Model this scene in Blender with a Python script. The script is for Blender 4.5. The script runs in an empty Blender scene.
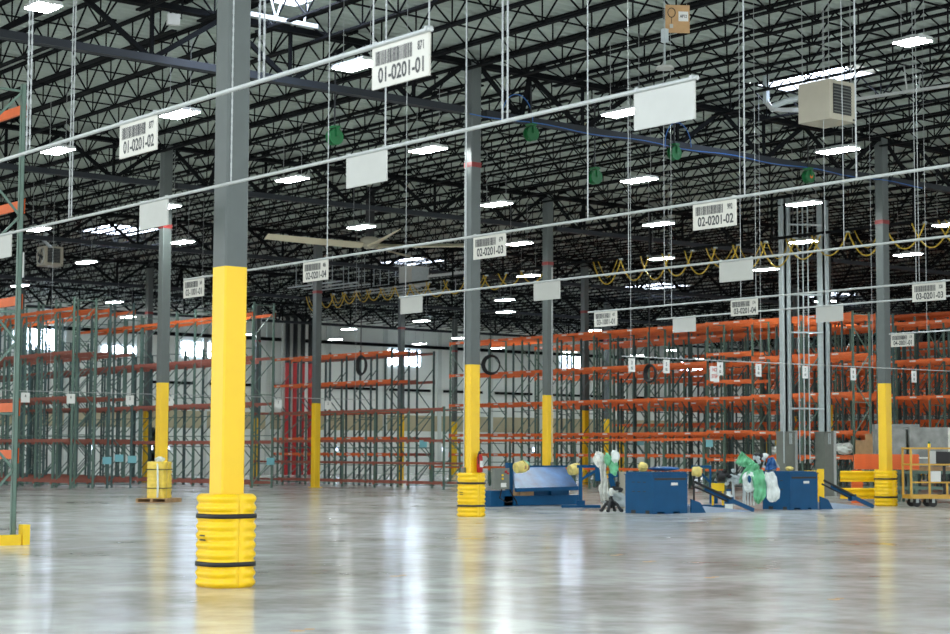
import bpy, math, random
from mathutils import Vector, Matrix
R = random.Random(7)
sc = bpy.context.scene
COL = sc.collection
# ---------------------------------------------------------------- materials
def lin(c):
    return tuple(((v/255)/12.92 if v/255 <= .04045 else (((v/255)+.055)/1.055)**2.4) for v in c) + (1,)
def mat(name, rgb, rough=.5, metal=0, noise=.06, scale=8, emit=None, strength=0, spec=.5, alpha=None, trans=0):
    m = bpy.data.materials.new(name); m.use_nodes = True
    nt = m.node_tree; b = nt.nodes['Principled BSDF']
    b.inputs['Roughness'].default_value = rough; b.inputs['Metallic'].default_value = metal
    b.inputs['Specular IOR Level'].default_value = spec
    c = lin(rgb)
    if noise:
        tc = nt.nodes.new('ShaderNodeTexCoord'); n = nt.nodes.new('ShaderNodeTexNoise')
        n.inputs['Scale'].default_value = scale; n.inputs['Detail'].default_value = 4
        r = nt.nodes.new('ShaderNodeValToRGB')
        r.color_ramp.elements[0].color = tuple(v*(1-noise) for v in c[:3])+(1,)
        r.color_ramp.elements[1].color = tuple(min(1, v*(1+noise)) for v in c[:3])+(1,)
        r.color_ramp.elements[0].position = .3; r.color_ramp.elements[1].position = .7
        nt.links.new(tc.outputs['Object'], n.inputs['Vector']); nt.links.new(n.outputs['Fac'], r.inputs['Fac'])
        nt.links.new(r.outputs['Color'], b.inputs['Base Color'])
    else: b.inputs['Base Color'].default_value = c
    if emit:
        b.inputs['Emission Color'].default_value = lin(emit); b.inputs['Emission Strength'].default_value = strength
    if alpha is not None: b.inputs['Alpha'].default_value = alpha
    if trans: b.inputs['Transmission Weight'].default_value = trans
    return m
M = dict(
 deck=mat('deck', (172,182,174), .75, 0, .08, .8),
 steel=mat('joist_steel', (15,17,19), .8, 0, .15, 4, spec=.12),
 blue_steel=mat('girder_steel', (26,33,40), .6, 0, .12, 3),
 col=mat('column_grey', (86,93,91), .45, 0, .05, 5),
 yellow=mat('column_yellow', (244,198,22), .38, 0, .03, 3),
 prot=mat('protector_yellow', (250,204,8), .35, 0, .04, 4),
 blade=mat('fan_blade', (222,212,184), .4, 0, .03, 4),
 protw=mat('wrapped_yellow', (246,212,84), .3, 0, .1, 8),
 rail_y=mat('guard_yellow', (250,206,10), .4, 0, .05, 6),
 black=mat('black', (22,22,24), .5, 0, .1, 20),
 rubber=mat('rubber', (18,18,20), .6, 0, .1, 20),
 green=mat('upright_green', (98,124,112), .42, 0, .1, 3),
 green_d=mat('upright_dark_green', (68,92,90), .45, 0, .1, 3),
 orange=mat('beam_orange', (232,108,46), .45, 0, .07, 5),
 rust=mat('beam_red', (156,88,72), .5, 0, .1, 5),
 white=mat('white_paint', (182,183,177), .5, 0, .03, 6),
 sign=mat('sign_board', (198,196,186), .45, 0, .03, 3),
 label=mat('label_paper', (222,222,218), .6, 0, .02, 9),
 ink=mat('ink', (52,54,56), .6, 0, 0),
 ink_red=mat('red_ink', (200,70,60), .6, 0, 0),
 chain=mat('galvanised', (168,172,172), .4, .6, .1, 30),
 galv=mat('galvanised_post', (178,188,190), .45, .05, .08, 8),
 beige=mat('heater_beige', (174,168,150), .45, 0, .03, 4),
 dark=mat('dark_metal', (40,42,44), .5, .2, .1, 9),
 blue=mat('machine_blue', (0,74,118), .5, 0, .08, 3, spec=.25),
 blue_l=mat('ramp_plate', (168,184,204), .4, 0, .1, 3),
 film=mat('blue_film', (32,90,148), .28, 0, .5, 2.0),
 grey=mat('panel_grey', (112,117,110), .45, .1, .06, 6),
 red=mat('red', (178,28,26), .35, 0, .05, 6),
 redpipe=mat('pipe_red', (176,26,32), .4, 0, .08, 6),
 blackpipe=mat('pipe_black', (26,28,30), .5, 0, .1, 6),
 wood=mat('pallet_wood', (176,140,100), .7, 0, .2, 7),
 ply=mat('plywood', (188,150,104), .6, 0, .12, 5),
 wrap=mat('stretch_wrap', (214,216,208), .25, 0, .25, 7),
 wrap_g=mat('green_plastic', (112,190,142), .3, 0, .25, 6),
 wrap_w=mat('white_plastic', (226,232,228), .3, 0, .12, 6),
 clear=mat('grey_wrap', (132,136,132), .25, 0, .3, 3),
 paleyel=mat('motor_cover', (226,206,120), .4, 0, .2, 9),
 reel=mat('reel_green', (16,96,48), .4, 0, .1, 9),
 bluehose=mat('air_blue', (42,104,176), .4, 0, .05, 6),
 cable_y=mat('cable_yellow', (196,164,50), .5, 0, .1, 6),
 carty=mat('cart_yellow', (206,160,62), .45, 0, .08, 6),
 teal=mat('teal_tag', (130,196,206), .6, 0, .05, 6),
 tape=mat('red_tape', (130,40,38), .5, 0, .05, 6),
 wall=mat('wall_panel', (240,244,240), .7, 0, .03, .7),
 wallr=mat('wall_side', (214,220,216), .7, 0, .05, .7),
 tan=mat('tan_band', (190,180,150), .7, 0, .06, 1.2),
 lamp=mat('lamp_diffuser', (240,244,255), .5, 0, 0, emit=(240,250,248), strength=50),
 sky=mat('skylight_dome', (240,244,255), .5, 0, 0, emit=(214,228,255), strength=18),
 pane=mat('window_light', (230,240,255), .3, 0, 0, emit=(214,230,255), strength=18),
 vis=mat('door_light', (230,235,255), .3, 0, 0, emit=(205,220,255), strength=6),
 hv=mat('high_white', (180,184,182), .4, .2, .06, 8),
 card=mat('cardboard', (178,142,102), .7, 0, .12, 6),
)
# ---------------------------------------------------------------- mesh builder
class MB:
    def __init__(s): s.v=[]; s.f=[]; s.m=[]; s.sm=[]
    def add(s, vs, fs, mi=0, smooth=False):
        o=len(s.v); s.v+= [tuple(v) for v in vs]
        for f in fs: s.f.append(tuple(i+o for i in f)); s.m.append(mi); s.sm.append(smooth)
        return s
    def box(s, x0,x1,y0,y1,z0,z1, mi=0):
        vs=[(x,y,z) for x in (x0,x1) for y in (y0,y1) for z in (z0,z1)]
        return s.add(vs, [(0,1,3,2),(4,6,7,5),(0,4,5,1),(2,3,7,6),(0,2,6,4),(1,5,7,3)], mi)
    def bar(s, p, q, w, h=None, mi=0, up=(0,0,1)):
        p=Vector(p); q=Vector(q); h=h or w; d=(q-p).normalized()
        u=Vector(up); 
        if abs(d.dot(u))>.98: u=Vector((1,0,0))
        a=d.cross(u).normalized(); b=a.cross(d).normalized()
        vs=[e+a*i*w/2+b*j*h/2 for e in (p,q) for i in (-1,1) for j in (-1,1)]
        return s.add(vs, [(0,1,3,2),(4,6,7,5),(0,4,5,1),(2,3,7,6),(0,2,6,4),(1,5,7,3)], mi)
    def tube(s, pts, r, n=8, mi=0, cap=True, closed=False):
        pts=[Vector(p) for p in pts]; vs=[]; N=len(pts); prev=None
        for i,p in enumerate(pts):
            if closed: d=(pts[(i+1)%N]-pts[i-1]).normalized()
            else: d=(pts[min(i+1,N-1)]-pts[max(i-1,0)]).normalized()
            if prev is None:
                a=d.cross(Vector((0,0,1)))
                if a.length<.1: a=d.cross(Vector((1,0,0)))
            else: a=prev-d*prev.dot(d)
            a.normalize(); prev=a; b=d.cross(a)
            rr=r[i] if isinstance(r,(list,tuple)) else r
            vs+=[p+a*math.cos(2*math.pi*k/n)*rr+b*math.sin(2*math.pi*k/n)*rr for k in range(n)]
        fs=[]
        for i in range(N if closed else N-1):
            j=(i+1)%N
            fs+=[(i*n+k, i*n+(k+1)%n, j*n+(k+1)%n, j*n+k) for k in range(n)]
        s.add(vs, fs, mi, n>4)
        if cap and not closed:
            s.add(vs[:n],[tuple(range(n))],mi); s.add(vs[-n:],[tuple(reversed(range(n)))],mi)
        return s
    def cyl(s, p, q, r, n=16, mi=0, r2=None): return s.tube([p,q],[r,r if r2 is None else r2],n,mi)
    def prism(s, poly, z0, z1, mi=0, axis=2):
        n=len(poly)
        def P(a,b,c): return (a,b,c) if axis==2 else ((a,c,b) if axis==1 else (c,a,b))
        vs=[P(a,b,z0) for a,b in poly]+[P(a,b,z1) for a,b in poly]
        return s.add(vs,[tuple(reversed(range(n))),tuple(range(n,2*n))]+[(i,(i+1)%n,n+(i+1)%n,n+i) for i in range(n)],mi)
    def blob(s, c, r, seed=0, amp=.18, nu=20, nv=12, mi=0, top=1., crease=5):
        rr=random.Random(seed); ph=[rr.uniform(0,6.28) for _ in range(8)]; vs=[]; fs=[]
        for j in range(nv+1):
            t=math.pi*j/nv
            for i in range(nu):
                p=2*math.pi*i/nu
                k=1+amp*(.5*math.sin(crease*p+ph[0]+2*math.sin(2*t+ph[1]))+.35*math.sin(3*t+ph[2]+2*p)+.3*math.sin(7*p-4*t+ph[3])+.25*math.sin(2*p+ph[4]))*math.sin(t)**.5
                vs.append((c[0]+r[0]*k*math.sin(t)*math.cos(p), c[1]+r[1]*k*math.sin(t)*math.sin(p), c[2]+r[2]*k*math.cos(t)))
        for j in range(nv):
            for i in range(nu): fs.append((j*nu+i,(j+1)*nu+i,(j+1)*nu+(i+1)%nu,j*nu+(i+1)%nu))
        return s.add(vs,fs,mi,True)
    def mesh(s, name, mats):
        me=bpy.data.meshes.new(name); me.from_pydata(s.v,[],s.f)
        for m in (mats if isinstance(mats,(list,tuple)) else [mats]): me.materials.append(M[m] if isinstance(m,str) else m)
        me.polygons.foreach_set('material_index', s.m); me.polygons.foreach_set('use_smooth', s.sm); me.update()
        return me
    def build(s, name, mats, parent=None, loc=(0,0,0), rz=0):
        return link(name, s.mesh(name,mats), parent, loc, rz)
def link(name, me, parent=None, loc=(0,0,0), rz=0, rot=None):
    o=bpy.data.objects.new(name, me); COL.objects.link(o); o.location=loc
    o.rotation_euler=rot if rot else (0,0,rz); o.parent=parent
    return o
def tag(o, label, cat, group=None, kind=None):
    o['label']=label; o['category']=cat
    if group: o['group']=group
    if kind: o['kind']=kind
    return o
def thing(name, label, cat, loc=(0,0,0), group=None, rz=0):
    return tag(link(name, None, None, loc, rz), label, cat, group)
def struct(name, mb, mats): 
    o=mb.build(name,mats); o['kind']='structure'; return o
def bx(x0,x1,y0,y1,z0,z1): return MB().box(x0,x1,y0,y1,z0,z1)
_tc={}
def text_mesh(s, size, sx=.72):
    k=(s,size,sx)
    if k in _tc: return _tc[k]
    cu=bpy.data.curves.new('t','FONT'); cu.body=s; cu.size=size; cu.extrude=.0008; cu.align_x='CENTER'; cu.align_y='CENTER'; cu.offset=size*.022
    o=bpy.data.objects.new('t',cu); COL.objects.link(o)
    bpy.context.view_layer.update()
    me=bpy.data.meshes.new_from_object(o.evaluated_get(bpy.context.evaluated_depsgraph_get()))
    for v in me.vertices: v.co.x*=sx
    me.materials.clear(); me.materials.append(M['ink']); bpy.data.objects.remove(o)
    _tc[k]=me; return me

# ---------------------------------------------------------------- layout constants (metres; x and y run along the column grid)
A0,B0,DA,DB = 10.35,17.21,15.975,15.24
HC=1.5338
WB=101.5; WA=126.0
ZD=11.36            # underside of roof deck
# ---------------------------------------------------------------- floor
def floor_mat():
    m=bpy.data.materials.new('polished_concrete'); m.use_nodes=True; nt=m.node_tree; N=nt.nodes; L=nt.links; b=N['Principled BSDF']
    tc=N.new('ShaderNodeTexCoord')
    def noise(sc_,det,rough=.55):
        n=N.new('ShaderNodeTexNoise'); n.inputs['Scale'].default_value=sc_; n.inputs['Detail'].default_value=det; n.inputs['Roughness'].default_value=rough
        L.new(tc.outputs['Object'],n.inputs['Vector']); return n
    def ramp(n,a,c,p0=.35,p1=.65):
        r=N.new('ShaderNodeValToRGB'); r.color_ramp.elements[0].color=a; r.color_ramp.elements[1].color=c
        r.color_ramp.elements[0].position=p0; r.color_ramp.elements[1].position=p1; L.new(n.outputs['Fac'],r.inputs['Fac']); return r
    n1=noise(.35,6,.65); r1=ramp(n1,lin((176,172,165)),lin((228,230,226)),.36,.64)
    n2=noise(2.2,5); r2=ramp(n2,(.78,.77,.75,1),(1,1,1,1),.35,.6)
    mx=N.new('ShaderNodeMixRGB'); mx.blend_type='MULTIPLY'; mx.inputs['Fac'].default_value=1
    L.new(r1.outputs['Color'],mx.inputs[1]); L.new(r2.outputs['Color'],mx.inputs[2])
    # saw-cut joints every bay
    sep=N.new('ShaderNodeSeparateXYZ'); L.new(tc.outputs['Object'],sep.inputs[0])
    def joint(out,off,per):
        a=N.new('ShaderNodeMath'); a.operation='SUBTRACT'; L.new(out,a.inputs[0]); a.inputs[1].default_value=off
        w=N.new('ShaderNodeMath'); w.operation='PINGPONG'; L.new(a.outputs[0],w.inputs[0]); w.inputs[1].default_value=per/2
        c=N.new('ShaderNodeMath'); c.operation='LESS_THAN'; L.new(w.outputs[0],c.inputs[0]); c.inputs[1].default_value=.008; return c
    j1=joint(sep.outputs[0],A0,DA/3); j2=joint(sep.outputs[1],B0,DB/3)
    mxj=N.new('ShaderNodeMath'); mxj.operation='MAXIMUM'; L.new(j1.outputs[0],mxj.inputs[0]); L.new(j2.outputs[0],mxj.inputs[1])
    mj=N.new('ShaderNodeMixRGB'); L.new(mxj.outputs[0],mj.inputs['Fac']); L.new(mx.outputs['Color'],mj.inputs[1]); mj.inputs[2].default_value=lin((196,192,182))
    L.new(mj.outputs['Color'],b.inputs['Base Color'])
    n3=noise(1.1,4); mr=N.new('ShaderNodeMapRange'); L.new(n3.outputs['Fac'],mr.inputs['Value'])
    mr.inputs['To Min'].default_value=.12; mr.inputs['To Max'].default_value=.24; L.new(mr.outputs['Result'],b.inputs['Roughness'])
    b.inputs['Specular IOR Level'].default_value=.28
    n4=noise(1.6,3); bp=N.new('ShaderNodeBump'); bp.inputs['Strength'].default_value=.05; bp.inputs['Distance'].default_value=.02
    L.new(n4.outputs['Fac'],bp.inputs['Height']); L.new(bp.outputs['Normal'],b.inputs['Normal'])
    return m
M['floor']=floor_mat()
struct('floor', bx(-12,WA,-12,WB,-.2,0), 'floor')
# ---------------------------------------------------------------- walls
struct('wall_back', bx(-12,WA,WB,WB+.3,0,ZD+.3), 'wall')
struct('wall_right', bx(WA,WA+.3,-12,WB+.3,0,ZD+.3), 'wallr')
tr=MB()
for k in range(0,23): tr.box(14+k*5.0,14.35+k*5.0,WB-.12,WB-.01,0,ZD)
struct('trim_1', tr, 'wallr')                                   # wall pilasters
struct('trim_2', bx(-12,WA,WB-.06,WB-.001,3.1,4.25), 'tan')     # tan band over the docks
struct('trim_3', MB().box(-12,WA,WB-.4,WB-.13,9.2,9.42), 'steel')  # dark eave member
tr=MB()
for k in range(8,23): tr.box(14.5+k*5.0,18.2+k*5.0,WB-.28,WB-.13,6.0,6.18)
struct('trim_4', tr, 'steel')                                   # dark service run between pilasters
# high windows in the back wall (pane + frame)
def window(n,a0,a1,z0,z1,mull):
    w=link('window_%d'%n,None,None,((a0+a1)/2,WB,z0)); w['kind']='structure'
    h=(a1-a0)/2
    bx(-h,h,-.03,-.005,0,z1-z0).build('pane','pane',w)
    f=MB(); t=.07
    f.box(-h-t,h+t,-.06,-.031,-t,0).box(-h-t,h+t,-.06,-.031,z1-z0,z1-z0+t).box(-h-t,-h,-.06,-.031,0,z1-z0).box(h,h+t,-.06,-.031,0,z1-z0)
    for k in range(1,mull): x=-h+2*h*k/mull; f.box(x-.04,x+.04,-.06,-.031,0,z1-z0)
    f.build('window_frame','wallr',w)
for n,(a0,a1,z0,z1,ml) in enumerate([(45.6,48.3,7.9,9.35,6),(51.6,54.3,7.9,8.35,4),(57.4,59.6,7.9,8.85,3),(74.4,77.4,7.9,9.0,4),(91.4,93.6,8.2,9.2,3),(105,107.5,8.2,9.2,3)]): window(n+1,a0,a1,z0,z1,ml)
# dock doors with a lit vision window each
for n,a in enumerate([45.7,50.9,55.2,56.4,65.6,69.9,79.6,88.5]):
    d=link('door_%d'%(n+1),None,None,(a,WB,0)); d['kind']='structure'
    m=MB().box(-1.3,1.3,-.1,-.061,0,3.05)
    for k in range(1,5): m.box(-1.3,1.3,-.115,-.1,k*.6-.02,k*.6+.02)
    m.build('door_panel','wall',d)
    bx(-.11,.11,-.13,-.116,1.66,1.9).build('vision_pane','vis',d)
# ---------------------------------------------------------------- roof deck: corrugated sheet with skylight openings
SKY=[(34.95,29.0,1.3,2.9),(35.8,69.0,2.4,3.0),(20.4,32.4+2.6,2.2,3.0),(53.0,70.5,2.4,3.0),(72.0,71.5,2.4,3.0),(84.0,68.6,2.4,3.0)]
SKY[2]=(19.6,30.2,1.8,2.6)
SKY+=[(a,b,2.4,3.0) for a,b in ((4,8),(24,7),(-5,28))]  # added skylights out of view, brightening the floor near the camera
def deck():
    mb=MB(); p=.30; b=-12.0
    while b<WB+.2:
        b2=b+p
        segs=[(-12.0,WA+.2)]
        for (sa,sb,w,l) in SKY:
            if b2>sb-l/2 and b<sb+l/2:
                ns=[]
                for s0,s1 in segs:
                    if sa-w/2>s0 and sa+w/2<s1: ns+=[(s0,sa-w/2),(sa+w/2,s1)]
                    else: ns.append((s0,s1))
                segs=ns
        pr=[(b,0),(b+.10,0),(b+.15,.055),(b+.25,.055),(b+.30,0)]
        for s0,s1 in segs:
            vs=[(a,y,ZD+z) for a in (s0,s1) for y,z in pr]
            mb.add(vs,[(i,i+1,6+i,5+i) for i in range(4)])
        b=b2
    return mb
struct('ceiling', deck(), 'deck')
for n,(sa,sb,w,l) in enumerate(SKY):
    SL=['above the nearer box heater','above the far left fan heater','above the hanging sign rails at the top left','behind the large ceiling fan','behind the yellow cable loops','beyond the tall grey lift masts']
    s=thing('skylight',('bright rectangular skylight in the roof deck, '+SL[n]) if n<6 else 'added bright rectangular skylight out of view that lights the floor near the camera','skylight',(sa,sb,ZD),'skylights in the roof' if n<6 else 'added skylights out of view')
    m=MB(); h=.25; t=.05; W=w/2; Lh=l/2
    m.box(-W-t,-W,-Lh-t,Lh+t,-.04,h).box(W,W+t,-Lh-t,Lh+t,-.04,h).box(-W,W,-Lh-t,-Lh,-.04,h).box(-W,W,Lh,Lh+t,-.04,h)
    m.build('curb','white',s)
    d=MB(); nu,nv=6,8; vs=[(-W-t+(2*W+2*t)*i/nu, -Lh-t+(2*Lh+2*t)*j/nv, h+.002+.18*math.sin(math.pi*i/nu)*math.sin(math.pi*j/nv)) for j in range(nv+1) for i in range(nu+1)]
    d.add(vs,[(j*(nu+1)+i,(j+1)*(nu+1)+i,(j+1)*(nu+1)+i+1,j*(nu+1)+i+1) for j in range(nv) for i in range(nu)],0,True)
    d.build('dome','sky',s)
# ---------------------------------------------------------------- roof girders and joists
ZB=9.85; ZT=11.12
def girder_meshes(L):
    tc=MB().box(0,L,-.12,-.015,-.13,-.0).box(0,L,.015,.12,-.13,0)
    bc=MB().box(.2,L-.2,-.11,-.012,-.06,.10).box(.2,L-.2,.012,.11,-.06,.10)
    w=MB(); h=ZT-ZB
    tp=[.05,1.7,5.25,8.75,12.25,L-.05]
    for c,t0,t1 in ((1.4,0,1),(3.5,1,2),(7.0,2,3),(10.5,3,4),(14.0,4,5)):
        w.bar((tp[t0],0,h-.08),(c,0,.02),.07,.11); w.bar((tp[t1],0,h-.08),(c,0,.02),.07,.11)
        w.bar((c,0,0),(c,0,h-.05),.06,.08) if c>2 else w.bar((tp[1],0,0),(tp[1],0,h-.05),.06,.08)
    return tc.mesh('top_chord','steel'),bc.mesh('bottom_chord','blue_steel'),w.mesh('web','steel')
GM=girder_meshes(DA-.30)
def fov(b,mg=3):
    return max(.44*b-mg,-11), min(1.405*b+mg, WA)
for k in range(0,6):
    b=B0+DB*k
    for i in range(0,8):
        a=A0+DA*i
        lo,hi=fov(b,0)
        if a+DA<lo or a>hi or a+DA>WA+12 or (k==0): continue
        L=DA-.30; me=GM
        if a+DA>WA:
            continue
        g=thing('roof_girder','dark steel truss girder spanning between columns under the roof joists','girder',(a+.15,b,ZB),'roof girders')
        link('top_chord',me[0],g,(0,0,ZT-ZB)); link('bottom_chord',me[1],g); link('web',me[2],g)
JD=.66
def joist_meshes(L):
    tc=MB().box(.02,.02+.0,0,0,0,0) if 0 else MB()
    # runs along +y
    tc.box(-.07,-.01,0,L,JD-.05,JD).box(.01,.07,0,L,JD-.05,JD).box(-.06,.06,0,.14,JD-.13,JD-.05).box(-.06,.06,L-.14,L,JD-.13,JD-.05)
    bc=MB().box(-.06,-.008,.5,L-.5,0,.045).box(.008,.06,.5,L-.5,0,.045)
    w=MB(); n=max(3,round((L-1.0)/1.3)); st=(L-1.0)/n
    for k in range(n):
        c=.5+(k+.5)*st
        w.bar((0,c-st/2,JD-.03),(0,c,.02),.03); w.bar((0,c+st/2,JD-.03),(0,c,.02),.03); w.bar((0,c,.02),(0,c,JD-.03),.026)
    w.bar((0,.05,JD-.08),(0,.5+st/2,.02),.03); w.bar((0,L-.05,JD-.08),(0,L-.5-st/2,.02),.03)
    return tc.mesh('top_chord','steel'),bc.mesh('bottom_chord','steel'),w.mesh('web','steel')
JM=joist_meshes(DB-.06); JM2=joist_meshes(WB-(B0+5*DB)-.2)
ZJ=ZD-JD-.005
for k in range(0,6):
    b=B0+DB*k; b2=b+DB if k<5 else WB-.1
    lo=fov(b,1)[0]; hi=fov(b2,1)[1]
    if k==0: lo=11
    i=0; js=DA/11
    while True:
        a=A0+js*(i+.5); i+=1
        if a>min(hi,WA-1): break
        if a<lo: continue
        if any(abs(a-sa)<w/2+.05 and sb+l/2>b and sb-l/2<b2 for sa,sb,w,l in SKY) and k<2: pass
        me=JM if k<5 else JM2
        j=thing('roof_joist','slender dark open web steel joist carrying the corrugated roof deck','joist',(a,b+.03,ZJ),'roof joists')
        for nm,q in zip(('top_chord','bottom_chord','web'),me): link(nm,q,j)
# bridging rods across the joists
for k in range(0,6):
    b=B0+DB*k; n=3 if k<5 else 1
    for q in range(n):
        bb=b+DB*(q+1)/(n+1) if k<5 else b+4
        lo,hi=fov(bb,1); lo=max(lo,12 if k==0 else lo); hi=min(hi,WA-1)
        m=MB()
        for z in (.02,JD-.07): m.box(0,hi-lo,-.02,.02,z,z+.03)
        tag(m.build('bridging_rod','steel',None,(lo,bb,ZJ)),'pair of thin dark bridging rods running across the roof joists','bridging rod','joist bridging rods')
# ---------------------------------------------------------------- columns
def rsq(s,r,n=6):
    pts=[]; c=s-r
    for cx,cy,a0 in ((c,-c,-90),(c,c,0),(-c,c,90),(-c,-c,180)):
        for k in range(n+1):
            t=math.radians(a0+90*k/n); pts.append((cx+r*math.cos(t),cy+r*math.sin(t),math.cos(t),math.sin(t)))
    return pts
def column_mesh(h):
    m=MB(); s=.15; c=.02
    poly=[(s,-s+c),(s,s-c),(s-c,s),(-s+c,s),(-s,s-c),(-s,-s+c),(-s+c,-s),(s-c,-s)]
    m.prism(poly,0,3.66,1); m.prism(poly,3.66,h,0)
    m.box(-.22,.22,-.22,.22,0,.025,1)
    return m
CM=column_mesh(ZT-.02).mesh('shaft',['col','yellow'])
capm=MB().box(-.2,.2,-.2,.2,ZT-.02,ZT).mesh('cap_plate','steel')
tapem=MB().box(-.154,.154,-.154,.154,8.48,8.6).mesh('tape_band','tape')
def protector(loc,label,group='yellow column protectors',dashes=False,rz=0):
    t=thing('column_protector',label,'column protector',loc,group,rz)
    H=1.055; S=.303; r=.2
    for side in (-1,1):
        prof=[]
        # dense outline of a rounded square, half on one side
        full=rsq(S,r,8); ext=[]
        for i,(x,y,nx,ny) in enumerate(full):
            x2,y2,nx2,ny2=full[(i+1)%len(full)]; d=math.hypot(x2-x,y2-y); n=max(1,int(d/.03))
            for k in range(n): ext.append((x+(x2-x)*k/n,y+(y2-y)*k/n,nx+(nx2-nx)*k/n,ny+(ny2-ny)*k/n))
        half=[p for p in ext if p[0]*side>.0005]
        half+=[(side*.001,S,0,1),(side*.001,-S,0,-1)]
        half.sort(key=lambda p: math.atan2(p[1],p[0]*side))
        nz=90; vs=[]; fs=[]; n=len(half)
        for j in range(nz+1):
            z=H*j/nz
            ph=math.cos(2*math.pi*(z/H*10.0))
            prf=.5-.5*ph; prf=prf**.7
            edge=min(1,z/.03,(H-z)/.03); edge=max(0,edge)**.5
            for x,y,nx,ny in half:
                f=min(1,max(0,(abs(x)-.04)/.09)); f=f*f*(3-2*f)
                off=-.026*(1-prf)*f -.02*(1-edge) - .018*max(0,1-abs(x)/.014)
                vs.append((x+nx*off,y+ny*off,z))
        for j in range(nz):
            for i in range(n-1):
                q=(j*n+i,j*n+i+1,(j+1)*n+i+1,(j+1)*n+i); fs.append(q if side>0 else q[::-1])
        m=MB().add(vs,fs,0,True)
        # flat lid reaching in to the column, flat seam returns
        top=[vs[nz*n+i] for i in range(n)]; inn=[(max(-.16,min(.16,x)) if abs(x)>.01 else side*.01, max(-.16,min(.16,y)),H-.004) for x,y,z in top]
        m.add(top+inn,[((i,i+1,n+i+1,n+i) if side>0 else (i+1,i,n+i,n+i+1)) for i in range(n-1)],0,False)
        m.build('shell_half','prot',t)
    o=rsq(S+.004,r,8); i_=rsq(S-.004,r,8); n=len(o)
    for z in (.265,.805):
        m=MB(); vs=[(p[0],p[1],z-.026) for p in o]+[(p[0],p[1],z+.026) for p in o]+[(p[0],p[1],z-.026) for p in i_]+[(p[0],p[1],z+.026) for p in i_]
        fs=[]
        for k in range(n):
            l=(k+1)%n; fs+=[(k,l,n+l,n+k),(2*n+k,3*n+k,3*n+l,2*n+l),(n+k,n+l,3*n+l,3*n+k),(k,2*n+k,2*n+l,l)]
        m.add(vs,fs,0,True); m.build('strap','black',t)
    if dashes:
        m=MB()
        for z in (.585,.535):
            for k in range(4): m.box(-S-.003,-S+.01,-.045+.03*k,-.022+.03*k,z-.008,z+.008)
        m.build('printed_mark','ink',t)
    return t
cols=[]
COLLBL={(0,0):'large grey steel column in the foreground with a yellow painted lower part',
(1,1):'grey steel column with yellow base carrying the fire extinguisher',
(2,1):'grey and yellow steel column beside the yellow guard rails and cart at the right',
(2,2):'grey and yellow steel column standing behind the blue tilting table machine',
(1,2):'grey and yellow steel column behind the wrapped stack of protectors on a pallet',
(2,3):'dark grey and yellow column standing before the red sprinkler risers',
(2,4):'dark column with a dull yellow base in among the left green racks',
(3,2):'steel column hidden behind the right hand grey lift mast',
(3,3):'dark column standing between the long orange rack rows',
(3,4):'dark column rising through the low green rack in the middle',
(4,4):'far dark column with yellow base seen through the orange racks',
(2,5):'far column at the left edge beyond the green racks'}
for i in range(0,7):
    for j in range(0,6):
        a=A0+DA*i; b=B0+DB*j; lo,hi=fov(b,0)
        if a<lo or a>hi: continue
        t=thing('steel_column',COLLBL.get((i,j),'distant grey steel column with yellow base mostly hidden behind the storage racks'),'column',(a,b,0),None if (i,j) in COLLBL else 'distant columns behind the racks')
        link('shaft',CM,t); link('cap_plate',capm,t)
        if (i,j)!=(0,0) : link('tape_band',tapem,t)
        cols.append(t)
        if (i,j)==(1,1):
            MB().tube([(-.17,.08,.95),(-.17,.08,8.4)],.016,8).build('conduit','chain',t)
            MB().box(-.22,-.152,.02,.14,1.02,1.18).build('junction_box','grey',t)
        if (i,j)==(2,2):
            MB().tube([(.06,-.17,1.2),(.06,-.17,8.4)],.02,8).build('conduit','hv',t)
            MB().box(0,.12,-.20,-.152,1.05,1.2).build('junction_box','grey',t)
        if (i,j)==(2,3):
            MB().tube([(.17,-.06,1.6),(.17,-.06,9)],.02,8).build('conduit','hv',t)
protector((A0,B0,0),'yellow ribbed column protector with two black straps around the large foreground column',dashes=True)
protector((A0+DA,B0+DB,0),'yellow ribbed column protector below the red fire extinguisher',dashes=True)
protector((A0+2*DA,B0+DB,0),'yellow ribbed column protector beside the guard rails at the right, its lower strap slack')
protector((A0+DA,B0+2*DB,0),'yellow ribbed column protector half hidden behind the wrapped pallet stack')
# ---------------------------------------------------------------- pallet with stacked protector halves in film
def pallet(label,loc,rz=0):
    t=thing('wooden_pallet',label,'pallet',loc,None,rz)
    for k in range(7):
        x=-.6+.11+k*.163; bx(x-.06,x+.06,-.5,.5,.11,.13).build('deck_board','wood',t)
    for y in (-.46,0,.46): bx(-.6,.6,y-.035,y+.035,.022,.109).build('stringer','wood',t)
    for x in (-.5,0,.5): bx(x-.06,x+.06,-.5,.5,0,.02).build('bottom_board','wood',t)
    return t
PX,PY=25.75,46.75
pallet('low wooden pallet under the wrapped yellow protectors',(PX,PY,0),.69)
st=thing('protector_stack','stack of yellow column protector halves wrapped in clear film on a wooden pallet','protector stack',(PX,PY,.131),None,.69)
def ribslab(x0,x1,y0,y1,H,nr,amp):
    m=MB(); n=nr*6; vs=[]; fs=[]
    poly=rsq(1,.35,3)
    for j in range(n+1):
        z=H*j/n; k=1-amp*(.5+.5*math.cos(2*math.pi*z/H*nr))
        vs+=[((x0+x1)/2+(x1-x0)/2*p[0]*k,(y0+y1)/2+(y1-y0)/2*p[1]*k,z) for p in poly]
    q=len(poly)
    for j in range(n):
        for i in range(q): fs.append((j*q+i,j*q+(i+1)%q,(j+1)*q+(i+1)%q,(j+1)*q+i))
    m.add(vs,fs,0,True); m.add(vs[-q:],[tuple(range(q))]); return m
ribslab(-.34,0.02,-.28,.28,1.1,9,.03).build('protector_half','protw',st)
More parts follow.
